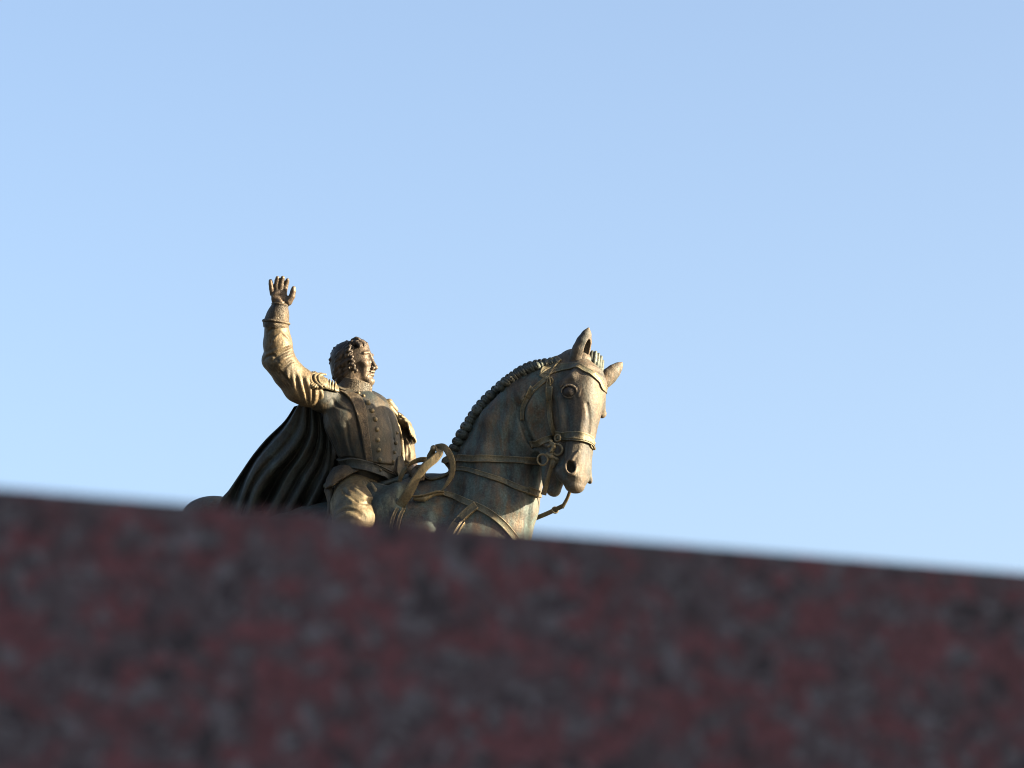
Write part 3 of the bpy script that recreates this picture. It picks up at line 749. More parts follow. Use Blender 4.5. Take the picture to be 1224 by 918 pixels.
# left arm down to the rein hand
elL = v(486, 556, -52)
rider.add(chain([shL, v(480, 528, -64), elL, v(492, 570, -8), v(497, 567, 16)], [16, 13, 11, 9, 7], 3), 4)
hL = v(499, 566, 22)
rider.add(ell(hL, (8, 9, 6)), 3)
for i in range(4):
    a0 = hL + np.array((4 - i * .6, 5.5 - i * 3.6, 2)); rider.add(chain([a0, a0 + (5, 0, 3), a0 + (5, -1, 8), a0 + (0, -1, 9)], [2.4, 2.4, 2.2, 1.9]), .8)
rider.add(chain([hL + (0, 8, 2), hL + (5, 9, 7), hL + (6, 4, 10)], [2.8, 2.5, 2.2]), 1)
# legs: right thigh comes forward over the saddle, left one on the far side
rider.add(chain([v(428, 582, -6), v(428, 606, 34), v(427, 622, 60), v(418, 690, 66), v(410, 770, 60)], [25, 24, 21, 17, 13], 4), 8)
rider.add(chain([v(410, 770, 60), v(436, 782, 72)], [13, 9]), 5)
rider.add(chain([PEL + LT * 10, H(-8, -62, -30), H(2, -80, -60), H(-20, -84, -150), H(-30, -84, -220)], [26, 24, 20, 16, 12], 4), 8)
rider.add(chain([H(-30, -84, -220), H(0, -84, -234)], [12, 8]), 5)
rider_o = sculpt('rider', rider, 1.1, M_FACE, statue)

# hair: brushed cap with curled locks at the temple and brow
hair = Shape()
hair.add(ell(rh(-5.5, 2.5, 0), (22.5, 24.2, 19.5), (Fh, Uh, Lh)), 0)
hair.add(ell(rh(-9, -12, 0), (17, 18, 16.5), (Fh, Uh, Lh)), 6)
hair.cut(ell(rh(24, -5, 6), (20, 25, 22), (Fh, Uh, Lh)), 2)
hair.cut(ell(rh(24, -4, -6), (21, 25, 22), (Fh, Uh, Lh)), 2)
hr = random.Random(11)
def lock(pts, r): hair.add(chain([rh(*p) for p in pts], list(r), .5), .8)
for i in range(7):                           # temple curls, front of the ear down to the sideburn
    u_ = 19 - i * 5.6; f_ = [6.0, 4.5, 3.5, 4.0, 5.0, 6.0, 8][i]; l_ = [15, 17, 18, 18.4, 18, 17.6, 15.6][i]
    lock([(f_ - 5, u_ + 2, l_ - .5), (f_ - 1, u_ + 2.4, l_ + 1), (f_ + 1.8, u_, l_ + .8), (f_, u_ - 2.2, l_ + .4)], (1.8, 2.3, 2.1, 1.3))
    lock([(f_ - 5, u_ + 2, -l_ + .5), (f_ - 1, u_ + 2.4, -l_ - 1), (f_ + 1.8, u_, -l_ - .8), (f_, u_ - 2.2, -l_ - .4)], (1.8, 2.3, 2.1, 1.3))
for i in range(9):                           # locks over the forehead
    l_ = -15 + i * 3.7 + hr.uniform(-.8, .8); f_ = 16.5 - abs(l_ - 2) * .32 + hr.uniform(-1.6, 1.2)
    lock([(f_ - 9, 23.5 - abs(l_) * .1, l_ - 1), (f_ - 3, 24.5 - abs(l_) * .25, l_), (f_ + 2.2, 20.5 - abs(l_) * .3, l_ + 1.2), (f_ + 2.4, 18.6 - abs(l_) * .3, l_ + 2.4)], (2.0, 2.6 + (i % 2) * .5, 2.2, 1.2))
for i in range(5):
    l_ = 10 - i * 4; lock([(4, 25.2, l_), (9, 27 - abs(l_) * .1, l_ + .6), (12.5, 25, l_ + 2)], (2.0, 2.7, 1.6))
for i in range(16):                          # uneven outline over the crown and nape
    q = math.radians(88 + i * 9.5 + hr.uniform(-3, 3)); l_ = hr.uniform(-7, 9); rr_ = .985 - abs(l_) * .012
    p0 = [(-5.5 + 22.5 * rr_ * math.cos(q + d_) , 2.5 + 24.2 * rr_ * math.sin(q + d_), l_ + k_) for d_, k_ in ((-.12, 0), (0, 1.5), (.13, .5))]
    lock(p0, (.8, 1.6, .7))
sth = []
for i in range(11):                           # combed strands down the back and side
    x = 398.5 + i * 1.9
    sth.append(stroke(hair, [(x + 14 - i * .3, 413 + i * .3), (x + 4, 424 + hr.uniform(-1, 1)), (x, 440), (x + 2 + i * .2, 455)], 1.0, 1.2, .7, sink=.3, cut=True))
for i in range(46):                          # short curling locks all over the back and side
    a_ = hr.uniform(0, 1); b_ = hr.uniform(0, 1)
    y = 414 + 44 * b_; x = 396.5 + 16 * a_ + 8 * (1 - b_) ** 1.5
    x = min(x, 414)
    sg_ = hr.choice((-1, 1))
    sth.append(stroke(hair, [(x + 4, y - 3.5), (x + 1 + sg_ * .8, y), (x - 1.5, y + 3), (x + .6 * sg_ - 1, y + 6)], 1.3, 1.5, .7, sink=.35, rm=1.25))
apply(hair, sth)
sculpt('hair', hair, .9, M_HAIR, rider_o)

# ---- coat (trunk and both sleeves)
coat = Shape()
coat.add(ell(SH - UPt * 28 + FT * 3 - LT * 3, (53, 42, 33), TAX), 0)
coat.add(ell(SH - UPt * 6 + FT * -2 - LT * 2, (40, 15, 20), TAX), 10)
coat.add(ell(SH - UPt * 58 + LT * 0 + FT * 3, (45, 40, 31), TAX), 12)
coat.add(ell(SH - UPt * 90 + LT * 1, (37, 24, 29), TAX), 10)
coat.add(chain([v(384, 476, -2), v(396, 474, -10), v(412, 474, -20)], [17, 14, 12], 4), 8)
slv = Shape()
slv.add(chain([v(378, 473, 2), v(370, 468, 5), v(359, 461, 8), v(345, 446, 12), v(335, 431, 15)], [13, 19, 20.5, 18, 18], 4), 0)
slv.add(chain([v(335, 431, 15), v(333, 411, 17), v(331.5, 389, 19)], [18, 17, 14.2], 3), 5)
slv.add(ell(v(320, 431, 14), (6, 8, 8)), 5)
sll = Shape()
sll.add(chain([v(470, 510, -58), v(480, 528, -58), elL + (-1, 0, 4), v(488, 571, -14)], [15, 13, 12, 9.5], 3), 0)
cs = []
# deltoid folds
coat_t, coat = coat, slv
for p, r in (([(351, 446), (353, 460), (356, 474)], 2.6), ([(358, 446), (363, 464), (367.5, 482)], 2.8), ([(366, 447), (371, 462), (374, 486)], 2.9), ([(377, 460), (378.5, 474), (378, 489)], 2.6),
             ([(384, 463), (386, 474), (383.5, 484)], 2.4), ([(345, 441), (346, 452), (349, 464)], 2.0)):
    cs.append(stroke(coat, p, r, r * .6, 2.0, sink=.6, rm=1.2))
for p, r in (([(355, 448), (358, 462), (361, 478)], 1.5), ([(362, 449), (367, 465), (370.5, 484)], 1.6), ([(373, 455), (375.5, 470), (376, 488)], 1.5), ([(381.5, 464), (382.5, 476), (380.5, 488)], 1.3)):
    cs.append(stroke(coat, p, r, r * .7, 1.8, cut=True, rm=1.2))
# elbow and forearm folds
for p, r, c in (([(317, 430), (326, 424), (332, 428), (338, 436)], 1.6, True), ([(320, 424), (330, 420), (342, 414), (350, 412)], 1.8, False),
                ([(328, 432), (337, 424), (350, 417)], 1.8, True), ([(334, 436), (343, 428), (353, 423)], 2.0, False), ([(340, 441), (349, 433), (358, 430)], 1.5, True),
                ([(324, 412), (330, 405), (336, 400)], 1.5, True), ([(327, 409), (333, 403), (340, 397)], 1.6, False), ([(338, 396), (344, 402), (349, 409)], 1.6, False),
                ([(330, 446), (340, 456), (348, 468)], 2.0, False), ([(336, 444), (344, 452), (352, 464)], 1.4, True), ([(322, 398), (326, 394), (332, 392)], 1.3, True)):
    cs.append(stroke(coat, p, r, r * .5, 2.2, sink=(0 if c else .5), cut=c, rm=1.2))
apply(slv, cs); cs = []; coat = coat_t
# creases of the trunk
for p, r, c in (([(383, 498), (392, 520), (402, 545)], 2.0, True), ([(392, 492), (401, 515), (409, 540)], 2.0, False), ([(415, 505), (418, 528), (424, 548)], 1.6, True),
                ([(428, 500), (431, 520), (436, 545)], .9, True), ([(402, 549), (420, 548), (445, 556), (466, 566)], 1.8, True), ([(404, 554), (420, 552), (444, 560), (464, 570)], 2.0, False),
                ([(398, 477), (405, 486), (420, 492)], 1.2, True), ([(462, 495), (468, 515), (470, 540)], 1.3, True)):
    cs.append(stroke(coat, p, r, r * .6, 3, sink=(0 if c else .6), cut=c, rm=1.1))
sl2 = []
for p, r in (([(478, 515), (484, 530), (484, 548)], 1.6), ([(486, 530), (490, 545), (488, 560)], 1.6), ([(480, 540), (486, 552), (494, 558)], 1.6)):
    sl2.append(stroke(sll, p, r, r * .6, 2, sink=.4))
apply(sll, sl2); apply(coat, cs)
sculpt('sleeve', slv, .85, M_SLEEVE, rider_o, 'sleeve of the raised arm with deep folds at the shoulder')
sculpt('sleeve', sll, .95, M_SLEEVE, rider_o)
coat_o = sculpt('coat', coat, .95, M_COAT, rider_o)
# cuff: flared band round the wrist
cf = Shape()
ca = unit(v(336.5, 362, 19) - v(331, 388, 19))
cf.add(tube([v(331.2, 387.5, 19), v(333, 379, 19), v(336, 366, 19)], [15.6, 12.5, 9.8], [15.6, 12.5, 9.8], [(0, 0, 1)] * 3), 0)
cf.add(cap(v(320, 386, 14), v(323, 375, 15), 4.5, 2.5), 3)
cf.cut(ell(v(329.5, 398, 19), (17, 9.5, 17)), 1)
cf.cut(cap(v(336, 364, 19), v(339, 350, 19), 8.4, 9), .8)
cf.add(chain([v(331.3, 385.5, 19) + (math.cos(q) * 15.4 * np.array((1, -.12, 0)) + np.array((0, .1, 1)) * math.sin(q) * 15.4) for q in np.linspace(0, 2 * math.pi, 25)], [1.6] * 25), .8)
cf.add(chain([v(336, 364.5, 19) + (math.cos(q) * 9.4 * np.array((1, -.12, 0)) + np.array((0, .1, 1)) * math.sin(q) * 9.4) for q in np.linspace(0, 2 * math.pi, 21)], [1.2] * 21), .6)
sculpt('cuff', cf, .8, M_LACE, rider_o)

# lapel plastron: an embroidered panel laid on the chest
def patch(name, f, left, right, n, m, th, mat, parent, label=None, edge=0.0):
    """a panel between two (px, py) curves, laid on the shape, th thick"""
    Lc = spline([v(*p) for p in left], n); Rc = spline([v(*p) for p in right], n)
    G = []
    for i in range(n):
        for j in range(m):
            t = j / (m - 1); G.append(Lc[i] * (1 - t) + Rc[i] * t)
    G = np.array(G); z = cast(f, G[:, :2]); bad = np.isnan(z)
    zz = z.reshape(n, m)
    for j in range(1, m):
        b = np.isnan(zz[:, j]); zz[b, j] = zz[b, j - 1] - 3
    for j in range(m - 2, -1, -1):
        b = np.isnan(zz[:, j]); zz[b, j] = zz[b, j + 1] - 3
    G[:, 2] = zz.ravel(); G = snap(f, G, 6)
    Nn = grad(f, G, 1.2)
    top = G + Nn * th; bot = G - Nn * 1.5
    # eased rim
    idx = np.arange(n * m).reshape(n, m); rim = np.zeros((n, m), bool); rim[0] = rim[-1] = True; rim[:, 0] = rim[:, -1] = True
    top[rim.ravel()] -= Nn[rim.ravel()] * th * .45
    V = np.vstack([top, bot]); F = []
    K = n * m
    for i in range(n - 1):
        for j in range(m - 1):
            a, b, c, d_ = idx[i, j], idx[i, j + 1], idx[i + 1, j + 1], idx[i + 1, j]
            F.append((d_, c, b, a)); F.append((a + K, b + K, c + K, d_ + K))
    for j in range(m - 1):
        a, b = idx[0, j], idx[0, j + 1]; F.append((a, b, b + K, a + K)); a, b = idx[-1, j + 1], idx[-1, j]; F.append((a, b, b + K, a + K))
    for i in range(n - 1):
        a, b = idx[i + 1, 0], idx[i, 0]; F.append((a, b, b + K, a + K)); a, b = idx[i, -1], idx[i + 1, -1]; F.append((a, b, b + K, a + K))
    return new_mesh(name, V, F, mat, parent, True, label)
pl = patch('plastron', coat, [(402, 464), (412, 469), (419, 477), (424, 488), (429, 505), (433, 522), (436, 540), (438, 552)],
           [(440, 469), (452, 477), (463, 487), (470, 498), (475, 513), (476, 528), (474, 542), (470, 556)], 60, 34, 3.0, M_COAT, rider_o)
patch_lace = True
class Lift(Shape):
    def __init__(s, f, h): s.f = f; s.h = h
    def __call__(s, P, M=14.0): return s.f(P, M) - s.h
plf = Lift(coat, 3.0)
patch('lace_band', Lift(coat, 2.2), [(406, 466.5), (413, 471.5), (420, 479), (425, 490), (430, 506), (434, 523), (437, 540), (438.5, 550)],
      [(428, 471), (434, 478), (438, 488), (440, 500), (441, 512), (443, 526), (445, 541), (446, 551)], 52, 16, 1.2, M_LACE, rider_o)
for x, y, r in ((440.2, 481.4, 3.5), (444.8, 490.7, 3.4), (448.8, 501, 3.3), (451, 513.2, 3.1), (452, 525.5, 3.1), (453.2, 537.5, 3.0), (454.4, 549, 2.7), (455.5, 561.5, 1.8),
                (473.3, 529.7, 2.4), (471.8, 540.7, 2.4), (470.2, 551, 2.3), (474.3, 517.5, 2.3), (469, 573, 1.8)):
    z = cast(plf, v(x, y)[None, :2])[0]
    if z != z: continue
    p = np.array([*v(x, y)[:2], z]); n_ = grad(coat, p[None], 1.5)[0]
    dome('button', p - n_ * .3, n_, r, r * .95, M_GOLD, rider_o)
# sash and belt round the waist
strap('belt', coat, [(399, 556), (406, 553), (420, 552.5), (436, 556), (452, 562), (466, 569), (476, 576)], [9, 10, 11, 11, 11, 10], 3.2, M_CAPE, rider_o, lift=.8)
strap('belt_edge', coat, [(400, 551), (420, 547.5), (438, 551), (454, 557), (472, 567)], [2.4, 2.6], 5, M_COAT, rider_o)
# standing collar
cl = Shape()
n0 = rh(2, -33, 0); cu = unit(Uh * .92 + Fh * .28)
def ring(c, R1, R2, up, r, n=28, a0=0, a1=2 * math.pi):
    e1_ = unit(Fh - (Fh @ up) * up); e2_ = np.cross(up, e1_)
    return chain([c + e1_ * math.cos(q) * R1 + e2_ * math.sin(q) * R2 for q in np.linspace(a0, a1, n)], [r] * n)
for h_, R in ((-6, 20.5), (-3, 19.8), (0, 19.2), (3, 18.6), (6, 18.2)):
    cl.add(ring(n0 + cu * h_ + Fh * .0, R, R * .93, cu, 2.0, a0=.12, a1=2 * math.pi - .12), 1.6)
cl.add(ring(n0 + cu * 8.2, 18.4, 17.0, cu, 1.5, a0=.12, a1=2 * math.pi - .12), .6)
sculpt('collar', cl, .85, M_LACE, rider_o)
tr = Shape()
for q in np.linspace(-.9, 4.2, 30):
    e1_ = unit(Fh - (Fh @ cu) * cu); e2_ = np.cross(cu, e1_)
    tr.add(ell(n0 - cu * 8.0 + e1_ * math.cos(q) * 21.3 + e2_ * math.sin(q) * 19.8, (1.9, 1.6, 1.9)), .6)
sculpt('collar_trim', tr, .8, M_GOLD, rider_o)
for x, y in ((434.6, 473.3), (428.5, 469.8)):
    z = cast(Lift(coat, 3.0), v(x, y)[None, :2])[0]
    if z == z:
        p = np.array([*v(x, y)[:2], z]); dome('button', p, grad(coat, p[None], 1.5)[0], 2.2, 2.2, M_GOLD, rider_o)

# epaulettes
def epaulette(ctr, out_d, across, up, R, n_fr, flen, fr_dir, label, strap_to, arc=(-1.25, 1.25)):
    ctr = np.asarray(ctr, float); out_d = unit(out_d); across = unit(across - (across @ out_d) * out_d); up = unit(np.cross(out_d, across))
    if up[1] < 0: up = -up
    ep = Shape()
    ep.add(tube([ctr, np.asarray(strap_to, float)], [R * .80, R * .55], [3.6, 3.0], [up, up]), 0)
    ep.add(ell(ctr, (R * .95, R * .95, 5.0), (out_d, across, up)), 2)
    for k_, rr_, u_ in ((0.0, 2.5, 2.6), (.42, 1.7, 5.0), (.78, 1.3, 5.6)):
        ep.add(chain([ctr - out_d * R * k_ + up * (u_ - 2.2 * abs(math.sin(q))) + out_d * math.cos(q) * R * .95 + across * math.sin(q) * R for q in np.linspace(-1.35, 1.35, 19)], [rr_] * 19), .6)
    for i in range(5):
        c_ = ctr + (np.asarray(strap_to) - ctr) * (.25 + i * .16)
        ep.add(chain([c_ - across * R * .62 + up * 2.5, c_ + up * 5.2, c_ + across * R * .62 + up * 2.5], [1.0, 1.3, 1.0]), .6)
    eo = sculpt('epaulette', ep, .85, M_GOLD, rider_o, label)
    fr = Shape()
    fr_dir = unit(fr_dir)
    for i in range(n_fr):
        q = arc[0] + (arc[1] - arc[0]) * i / (n_fr - 1)
        rad = out_d * math.cos(q) + across * math.sin(q)
        a = ctr + rad * R * .96 + up * 2.5
        b = a + rad * 3.0 + fr_dir * flen * .4; c = b + fr_dir * flen * .6 + rad * 1.0
        fr.add(chain([a, b, c], [1.25, 1.5, 1.2]), .15)
    sculpt('epaulette_fringe', fr, .8, M_GOLD, rider_o)
epaulette(v(382, 456, 15), (-.90, .22, .2), (.15, -.62, .75), None, 12.5, 15, 4, (-.6, -.35, -.5), 'epaulette on the raised right shoulder', v(402, 464, 0))
epaulette(v(477, 505, -44), (.85, -.5, -.1), (.2, .3, .9), None, 12.5, 13, 19, (.18, -.97, .1), 'epaulette on the far left shoulder', v(452, 481, -34))
ll = Shape()
ll.add(chain([v(454, 482, -34), v(464, 481, -36), v(472, 490, -40)], [3.2, 4.2, 3.0], 1), 0).add(chain([v(455, 486, -30), v(465, 488, -30), v(473, 496, -34)], [2.6, 3.6, 2.4], 1), .8)
ll.add(chain([v(443, 475, -28), v(448, 478, -30), v(453, 484, -30)], [2.2, 2.4, 2.0]), .8)
sculpt('shoulder_cord', ll, .85, M_GOLD, rider_o)
lc = Shape()
lc.add(chain([v(462, 490, -18), v(469, 499, -22), v(475, 510, -28), v(478.5, 524, -34), v(480, 545, -36), v(481, 562, -30)], [1.8, 2.3, 2.2, 2.6, 3.2, 3.0], 1), 0)
sculpt('aiguillette', lc, .85, M_GOLD, rider_o)

# trousers over both legs, coat skirts, pouch flap
trs = Shape()
trs.add(chain([v(427, 586, -8), v(426, 606, 34), v(426, 621, 58), v(418, 690, 66)], [28, 29, 25, 21], 5), 0)
trs.add(ell(PEL, (41, 30, 35), TAX), 10)
trs.add(chain([PEL + LT * 10, H(-8, -62, -30), H(2, -80, -60), H(-20, -84, -150)], [29, 27, 24, 20], 4), 8)
ts = []
for p, r, c in (([(412, 582), (420, 594), (436, 600), (450, 598)], 2.0, True), ([(415, 590), (428, 600), (444, 604)], 2.4, False), ([(405, 612), (416, 606), (428, 608), (440, 616)], 2.2, True),
                ([(404, 622), (414, 613), (426, 613), (436, 620)], 2.6, False), ([(402, 584), (400, 602), (402, 622)], 2.2, True), ([(420, 575), (428, 584), (440, 592), (452, 596)], 2.0, False),
                ([(436, 575), (446, 586), (453, 600)], 1.8, True), ([(444, 606), (449, 614), (448, 626)], 2.2, False)):
    ts.append(stroke(trs, p, r, r * .6, 3.5, sink=(.3 if c else .8), cut=c, rm=1.2))
apply(trs, ts)
sculpt('trousers', trs, 1.3, M_GOLD, rider_o)
def sheet(name, rows, th, mat, parent, n=40, m=24, label=None, ripple=0, rs=1):
    """a thick cloth panel through a grid of control points"""
    R = [spline(r, m) for r in rows]; G = np.array([spline([R[i][j] for i in range(len(R))], n) for j in range(m)])
    G = G.transpose(1, 0, 2)
    tu = np.gradient(G, axis=1); tv = np.gradient(G, axis=0); Nn = np.cross(tv, tu); Nn /= np.maximum(np.linalg.norm(Nn, axis=2), 1e-9)[..., None]
    if Nn[..., 2].mean() < 0: Nn = -Nn
    a, b = G.reshape(-1, 3), (G - Nn * th).reshape(-1, 3); V = np.vstack([a, b]); K = n * m; idx = np.arange(K).reshape(n, m); F = []
    for i in range(n - 1):
        for j in range(m - 1):
            p, q, r, s = idx[i, j], idx[i, j + 1], idx[i + 1, j + 1], idx[i + 1, j]
            F.append((p, q, r, s)); F.append((s + K, r + K, q + K, p + K))
    for j in range(m - 1):
        F.append((idx[0, j + 1], idx[0, j], idx[0, j] + K, idx[0, j + 1] + K)); F.append((idx[-1, j], idx[-1, j + 1], idx[-1, j + 1] + K, idx[-1, j] + K))
    for i in range(n - 1):
        F.append((idx[i, 0], idx[i + 1, 0], idx[i + 1, 0] + K, idx[i, 0] + K)); F.append((idx[i + 1, -1], idx[i, -1], idx[i, -1] + K, idx[i + 1, -1] + K))
    o = new_mesh(name, V, F, mat, parent, True, label)
    return o
sheet('coat_skirt', [[v(399, 558, 12), v(412, 555, 18), v(432, 560, 20)], [v(391, 572, 16), v(404, 566, 24), v(426, 563, 24)], [v(389, 584, 18), v(393, 581, 24), v(398, 578, 26)]], 3, M_LACE, rider_o, label='turned-back skirt of the coat over the hip')
sheet('coat_skirt', [[v(395, 560, 6), v(392, 574, 12), v(388, 586, 14)], [v(400, 580, 14), v(396, 590, 20), v(392, 602, 20)], [v(398, 605, 24), v(394, 615, 28), v(388, 628, 28)]], 3, M_COAT, rider_o)
sheet('coat_skirt', [[v(432, 571, 24), v(446, 575, 20), v(462, 585, 8)], [v(444, 582, 34), v(452, 588, 30), v(464, 598, 18)], [v(450, 596, 42), v(454, 602, 40), v(462, 612, 30)]], 3, M_COAT, rider_o)
sheet('sleeve_flap', [[v(476, 545, -10), v(482, 546, -12)], [v(475, 562, 2), v(484, 564, 0)], [v(481, 586, 10), v(482.5, 587, 10)]], 2.5, M_GOLD, rider_o)
tas = Shape()
tas.add(chain([v(446, 577, 40), v(450, 584, 44), v(453, 592, 48), v(454.5, 603, 50)], [1.2, 2.6, 2.2, 1.5]), 0).add(chain([v(436, 575, 34), v(440, 586, 44), v(447, 596, 50), v(450, 602, 52)], [.8, 2.4, 1.8, 1.0]), 1)
sculpt('sword_knot', tas, .9, M_GOLD, rider_o)

# ------------------------------------------------------------------ cape
cape_lo = [(350, 486, -26), (337, 504, -40), (315, 525, -52), (298, 545, -58), (284, 565, -62), (269, 587, -64), (259, 600, -64), (248, 630, -66), (240, 676, -70)]
ridges = [  # fold crests seen down the cape, left to right; the last ones run behind the trunk
    cape_lo,
    [(356, 484, -20), (341, 510, -30), (322, 532, -38), (305, 552, -44), (293, 574, -48), (283, 602, -50), (270, 640, -52), (258, 680, -56)],
    [(364, 480, -18), (359, 514, -22), (341, 542, -28), (320, 564, -34), (305, 586, -38), (294, 612, -40), (280, 648, -42), (268, 686, -46)],
    [(372, 480, -20), (372, 518, -18), (361, 544, -24), (345, 566, -30), (333, 588, -34), (319, 612, -36), (298, 650, -38), (276, 690, -42)],
    [(380, 484, -26), (383, 524, -20), (376, 550, -24), (364, 571, -26), (354, 591, -28), (342, 616, -30), (322, 656, -32), (304, 698, -36)],
    [(388, 488, -34), (394, 530, -26), (391, 558, -26), (381, 579, -24), (370, 600, -22), (358, 622, -22), (346, 660, -24), (336, 702, -28)],
    [(398, 496, -50), (406, 540, -40), (406, 566, -34), (400, 588, -26), (390, 606, -20), (380, 626, -18), (372, 664, -20), (366, 706, -24)],
    [(412, 510, -64), (420, 556, -54), (424, 580, -48), (420, 600, -40), (414, 618, -32), (408, 640, -30), (402, 670, -32), (398, 710, -36)]]
n_v, n_u = 150, 260
RC = np.array([spline([v(*p) for p in r], n_v) for r in ridges])       # ridges x rows
nr_ = len(ridges)
uu = np.linspace(0, nr_ - 1, n_u)
G = np.zeros((n_v, n_u, 3))
cr = random.Random(5)
for i in range(n_v):
    G[i] = spline(RC[:, i, :], n_u)
fr_ = uu - np.floor(uu)
prof = (0.5 + 0.5 * np.cos(2 * math.pi * np.clip(fr_, 0, 1) ** 1.35)) ** 0.8            # 1 on a crest, 0 in the hollow
vv = np.linspace(0, 1, n_v)[:, None]
mod = 1 + .55 * np.sin(np.floor(uu) * 2.4 + 1.0 + vv * 3.6)
amp = mod * np.interp(uu, np.arange(nr_ - 1) + .5, [1.3, .55, 1.4, .6, 1.3, .6, 1.0][:nr_ - 1])
dep = (3 + 13 * np.clip(vv * 1.6, 0, 1)) * amp
second = 2.6 * np.sin(uu * 9.3 + vv * 5) * np.clip(vv * 2, 0, 1) * (1 - prof)
wob = 2.4 * np.sin(vv * 9 + uu * 2.3) * vv + 1.5 * np.sin(vv * 21 - uu * 3.1) * vv * (1 - prof)
G[..., 2] += (prof - 1) * dep + second + wob * .6
G[..., 0] += (1 - prof) * (-1.5) * vv[:, 0][:, None]
tu = np.gradient(G, axis=1); tv = np.gradient(G, axis=0); Nn = np.cross(tv, tu); Nn /= np.linalg.norm(Nn, axis=2)[..., None]
if Nn[..., 2].mean() < 0: Nn = -Nn
back = G.copy(); back[..., 2] -= 7
K = n_v * n_u; idx = np.arange(K).reshape(n_v, n_u)
A4 = np.stack([idx[:-1, :-1], idx[1:, :-1], idx[1:, 1:], idx[:-1, 1:]], -1).reshape(-1, 4)
Fs = [A4, A4[:, ::-1] + K]
def rimq(a, b): return np.stack([a, b, b + K, a + K], -1)
Fs += [rimq(idx[0, :-1], idx[0, 1:]), rimq(idx[-1, 1:], idx[-1, :-1]), rimq(idx[1:, 0], idx[:-1, 0]), rimq(idx[:-1, -1], idx[1:, -1])]
new_mesh('cape', np.vstack([G.reshape(-1, 3), back.reshape(-1, 3)]), np.concatenate(Fs), M_CAPE, statue)

# ------------------------------------------------------------------ saddle
sad = Shape()
sad.add(tube([H(-10, 0, -2), H(-60, 0, -14), H(-110, 0, -4)], [30, 40, 42], [9, 9, 9], [HU] * 3), 0)
sad.add(chain([v(456, 612, 52), v(464, 598, 50), v(476, 586, 42), v(492, 578, 24)], [11, 11, 10, 8], 3), 4)
sad.add(ell(H(-50, 46, -70), (60, 26, 62), AX), 8)
sad.add(ell(H(-50, -46, -70), (60, 26, 62), AX), 8)
saddle = sculpt('saddle', sad, 1.4, M_MANE, statue)
un = Shape(); un.ops = horse.ops[:11] + sad.ops
strap('stirrup_leather', un, [(477, 606), (473, 614), (470, 626), (468, 645)], [3, 3.4, 3], 3.0, M_GOLD, saddle)
strap('stirrup_leather', un, [(485, 606), (481, 614), (478, 626), (476, 645)], [3.4, 4, 3.4], 3.0, M_GOLD, saddle)
print('statue done', round(time.time() - T0, 1))

# ================================================================== stonework and surroundings
def box_mesh(name, lo, hi, mat, parent=None, bev=0.0, rz=0.0, loc=(0, 0, 0)):
    import bmesh
    bm = bmesh.new(); bmesh.ops.create_cube(bm, size=1)
    for q in bm.verts: q.co = Vector([lo[i] + (hi[i] - lo[i]) * (q.co[i] + .5) for i in range(3)])
    if bev: bmesh.ops.bevel(bm, geom=bm.edges[:], offset=bev, segments=2, affect='EDGES')
    me = D.meshes.new(name); bm.to_mesh(me); bm.free(); me.materials.append(mat)
    o = D.objects.new(name, me); COL.objects.link(o); o.location = loc; o.rotation_euler = (0, 0, rz)
    if parent: o.parent = parent
    return o
# near block: top edge crosses the picture from (0, 590) to (1224, 690)
def ray(px, py):
    d = FW + RX * (px - CX) / 4500 + UP * (CY - py) / 4500
    return d
d0, d1 = ray(0, 581), ray(1224, 683)
y0 = 2.0
P0 = CAM + d0 * (y0 / d0[1]); Hh = P0[2] - CAM[2]
P1 = CAM + d1 * (Hh / d1[2])
yaw = math.atan2(P1[1] - P0[1], P1[0] - P0[0])
print('block yaw', math.degrees(yaw), 'top', P0[2], P0, P1)
blk = box_mesh('granite_block', (-1.1, 0, -P0[2]), (1.6, .55, 0), M_GRAN, None, .004, yaw, P0)
blk['label'] = 'red and grey speckled granite block, blurred across the whole foreground'; blk['category'] = 'stone block'

g = new_mesh('ground', np.array([(-600, -600, 0), (600, -600, 0), (600, 600, 0), (-600, 600, 0)], float), [(0, 1, 2, 3)], M_PAVE, None, False, local=False)
g['kind'] = 'structure'
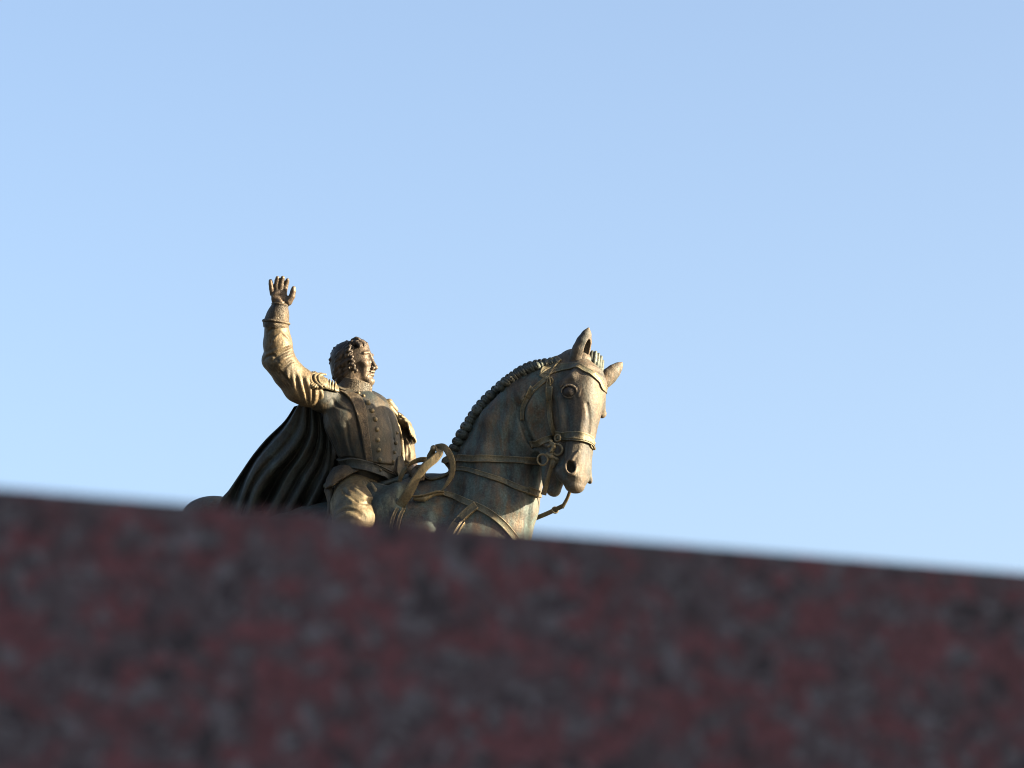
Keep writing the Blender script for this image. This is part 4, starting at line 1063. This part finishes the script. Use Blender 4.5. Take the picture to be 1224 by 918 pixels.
# hills all round the town, low on the horizon (the near stone hides them from the viewer)
hv, hf = [], []; NS = 180
for i in range(NS):
    a = 2 * math.pi * i / NS
    hgt = 30 + 9 * math.sin(a * 3 + 1) + 6 * math.sin(a * 7 + 2) + 3.5 * math.sin(a * 17) + 1.5 * math.sin(a * 41 + 1)
    for r_, k_ in ((430, -.02), (470, .45), (520, .85), (560, 1.0), (590, .7)):
        hv.append((r_ * math.cos(a), r_ * math.sin(a), hgt * k_))
for i in range(NS):
    j = (i + 1) % NS
    for k in range(4): hf.append((i * 5 + k, i * 5 + k + 1, j * 5 + k + 1, j * 5 + k))
hl = new_mesh('hills', np.array(hv), [q[::-1] for q in hf], plain('hill_scrub', (0.05, 0.055, 0.035), (0.11, 0.10, 0.07), 0.05), None, True, local=False)
hl['kind'] = 'structure'
# plinth under the statue
ped = D.objects.new('statue_pedestal', None); COL.objects.link(ped)
pc = to_world(W0 + HF * -120 - HU * 425); ped.location = (pc[0], pc[1], 0); ped.rotation_euler = (0, 0, math.radians(-25))
ped['label'] = 'tall red granite pedestal that carries the bronze horseman'; ped['category'] = 'pedestal'
zt = pc[2]
for nm, lo, hi in (('footing', (-2.9, -1.7, 0), (2.9, 1.7, .45)), ('base_moulding', (-2.5, -1.35, .45), (2.5, 1.35, .95)), ('shaft', (-2.2, -1.1, .95), (2.2, 1.1, zt - .5)), ('cornice', (-2.4, -1.3, zt - .5), (2.4, 1.3, zt - .18)), ('bronze_plinth', (-2.1, -1.0, zt - .18), (2.1, 1.0, zt))):
    box_mesh(nm, lo, hi, M_COAT if nm == 'bronze_plinth' else M_GRAN, ped, .02)
# unseen house added behind the viewer to shade the near stone
hs = D.objects.new('shade_house', None); COL.objects.link(hs)
hp = np.array((SD.x, SD.y)) / math.hypot(SD.x, SD.y) * 26
hs.location = (hp[0], hp[1], 0); hs.rotation_euler = (0, 0, math.atan2(hp[1], hp[0]) + math.pi / 2)
hs['label'] = 'plastered three storey house added out of view to shade the near stone'; hs['category'] = 'house'
box_mesh('wall', (-11, -5, 0), (11, 5, 10.5), M_PLAS, hs)
box_mesh('roof', (-11.4, -5.4, 10.5), (11.4, 5.4, 11.0), M_ROOF, hs)
for fl_ in range(3):
    for i in range(7):
        x = -9 + i * 3
        fr__ = box_mesh('window', (x - .65, 5.002, 1.0 + fl_ * 3.3), (x + .65, 5.10, 2.9 + fl_ * 3.3), M_PLAS, hs)
        box_mesh('pane', (x - .52, 5.101, 1.12 + fl_ * 3.3), (x + .52, 5.115, 2.78 + fl_ * 3.3), M_GLAS, fr__)
print('tris', sum(len(p.data.loop_triangles) or sum(len(q.vertices) - 2 for q in p.data.polygons) for p in SC.objects if p.type == 'MESH'), round(time.time() - T0, 1))
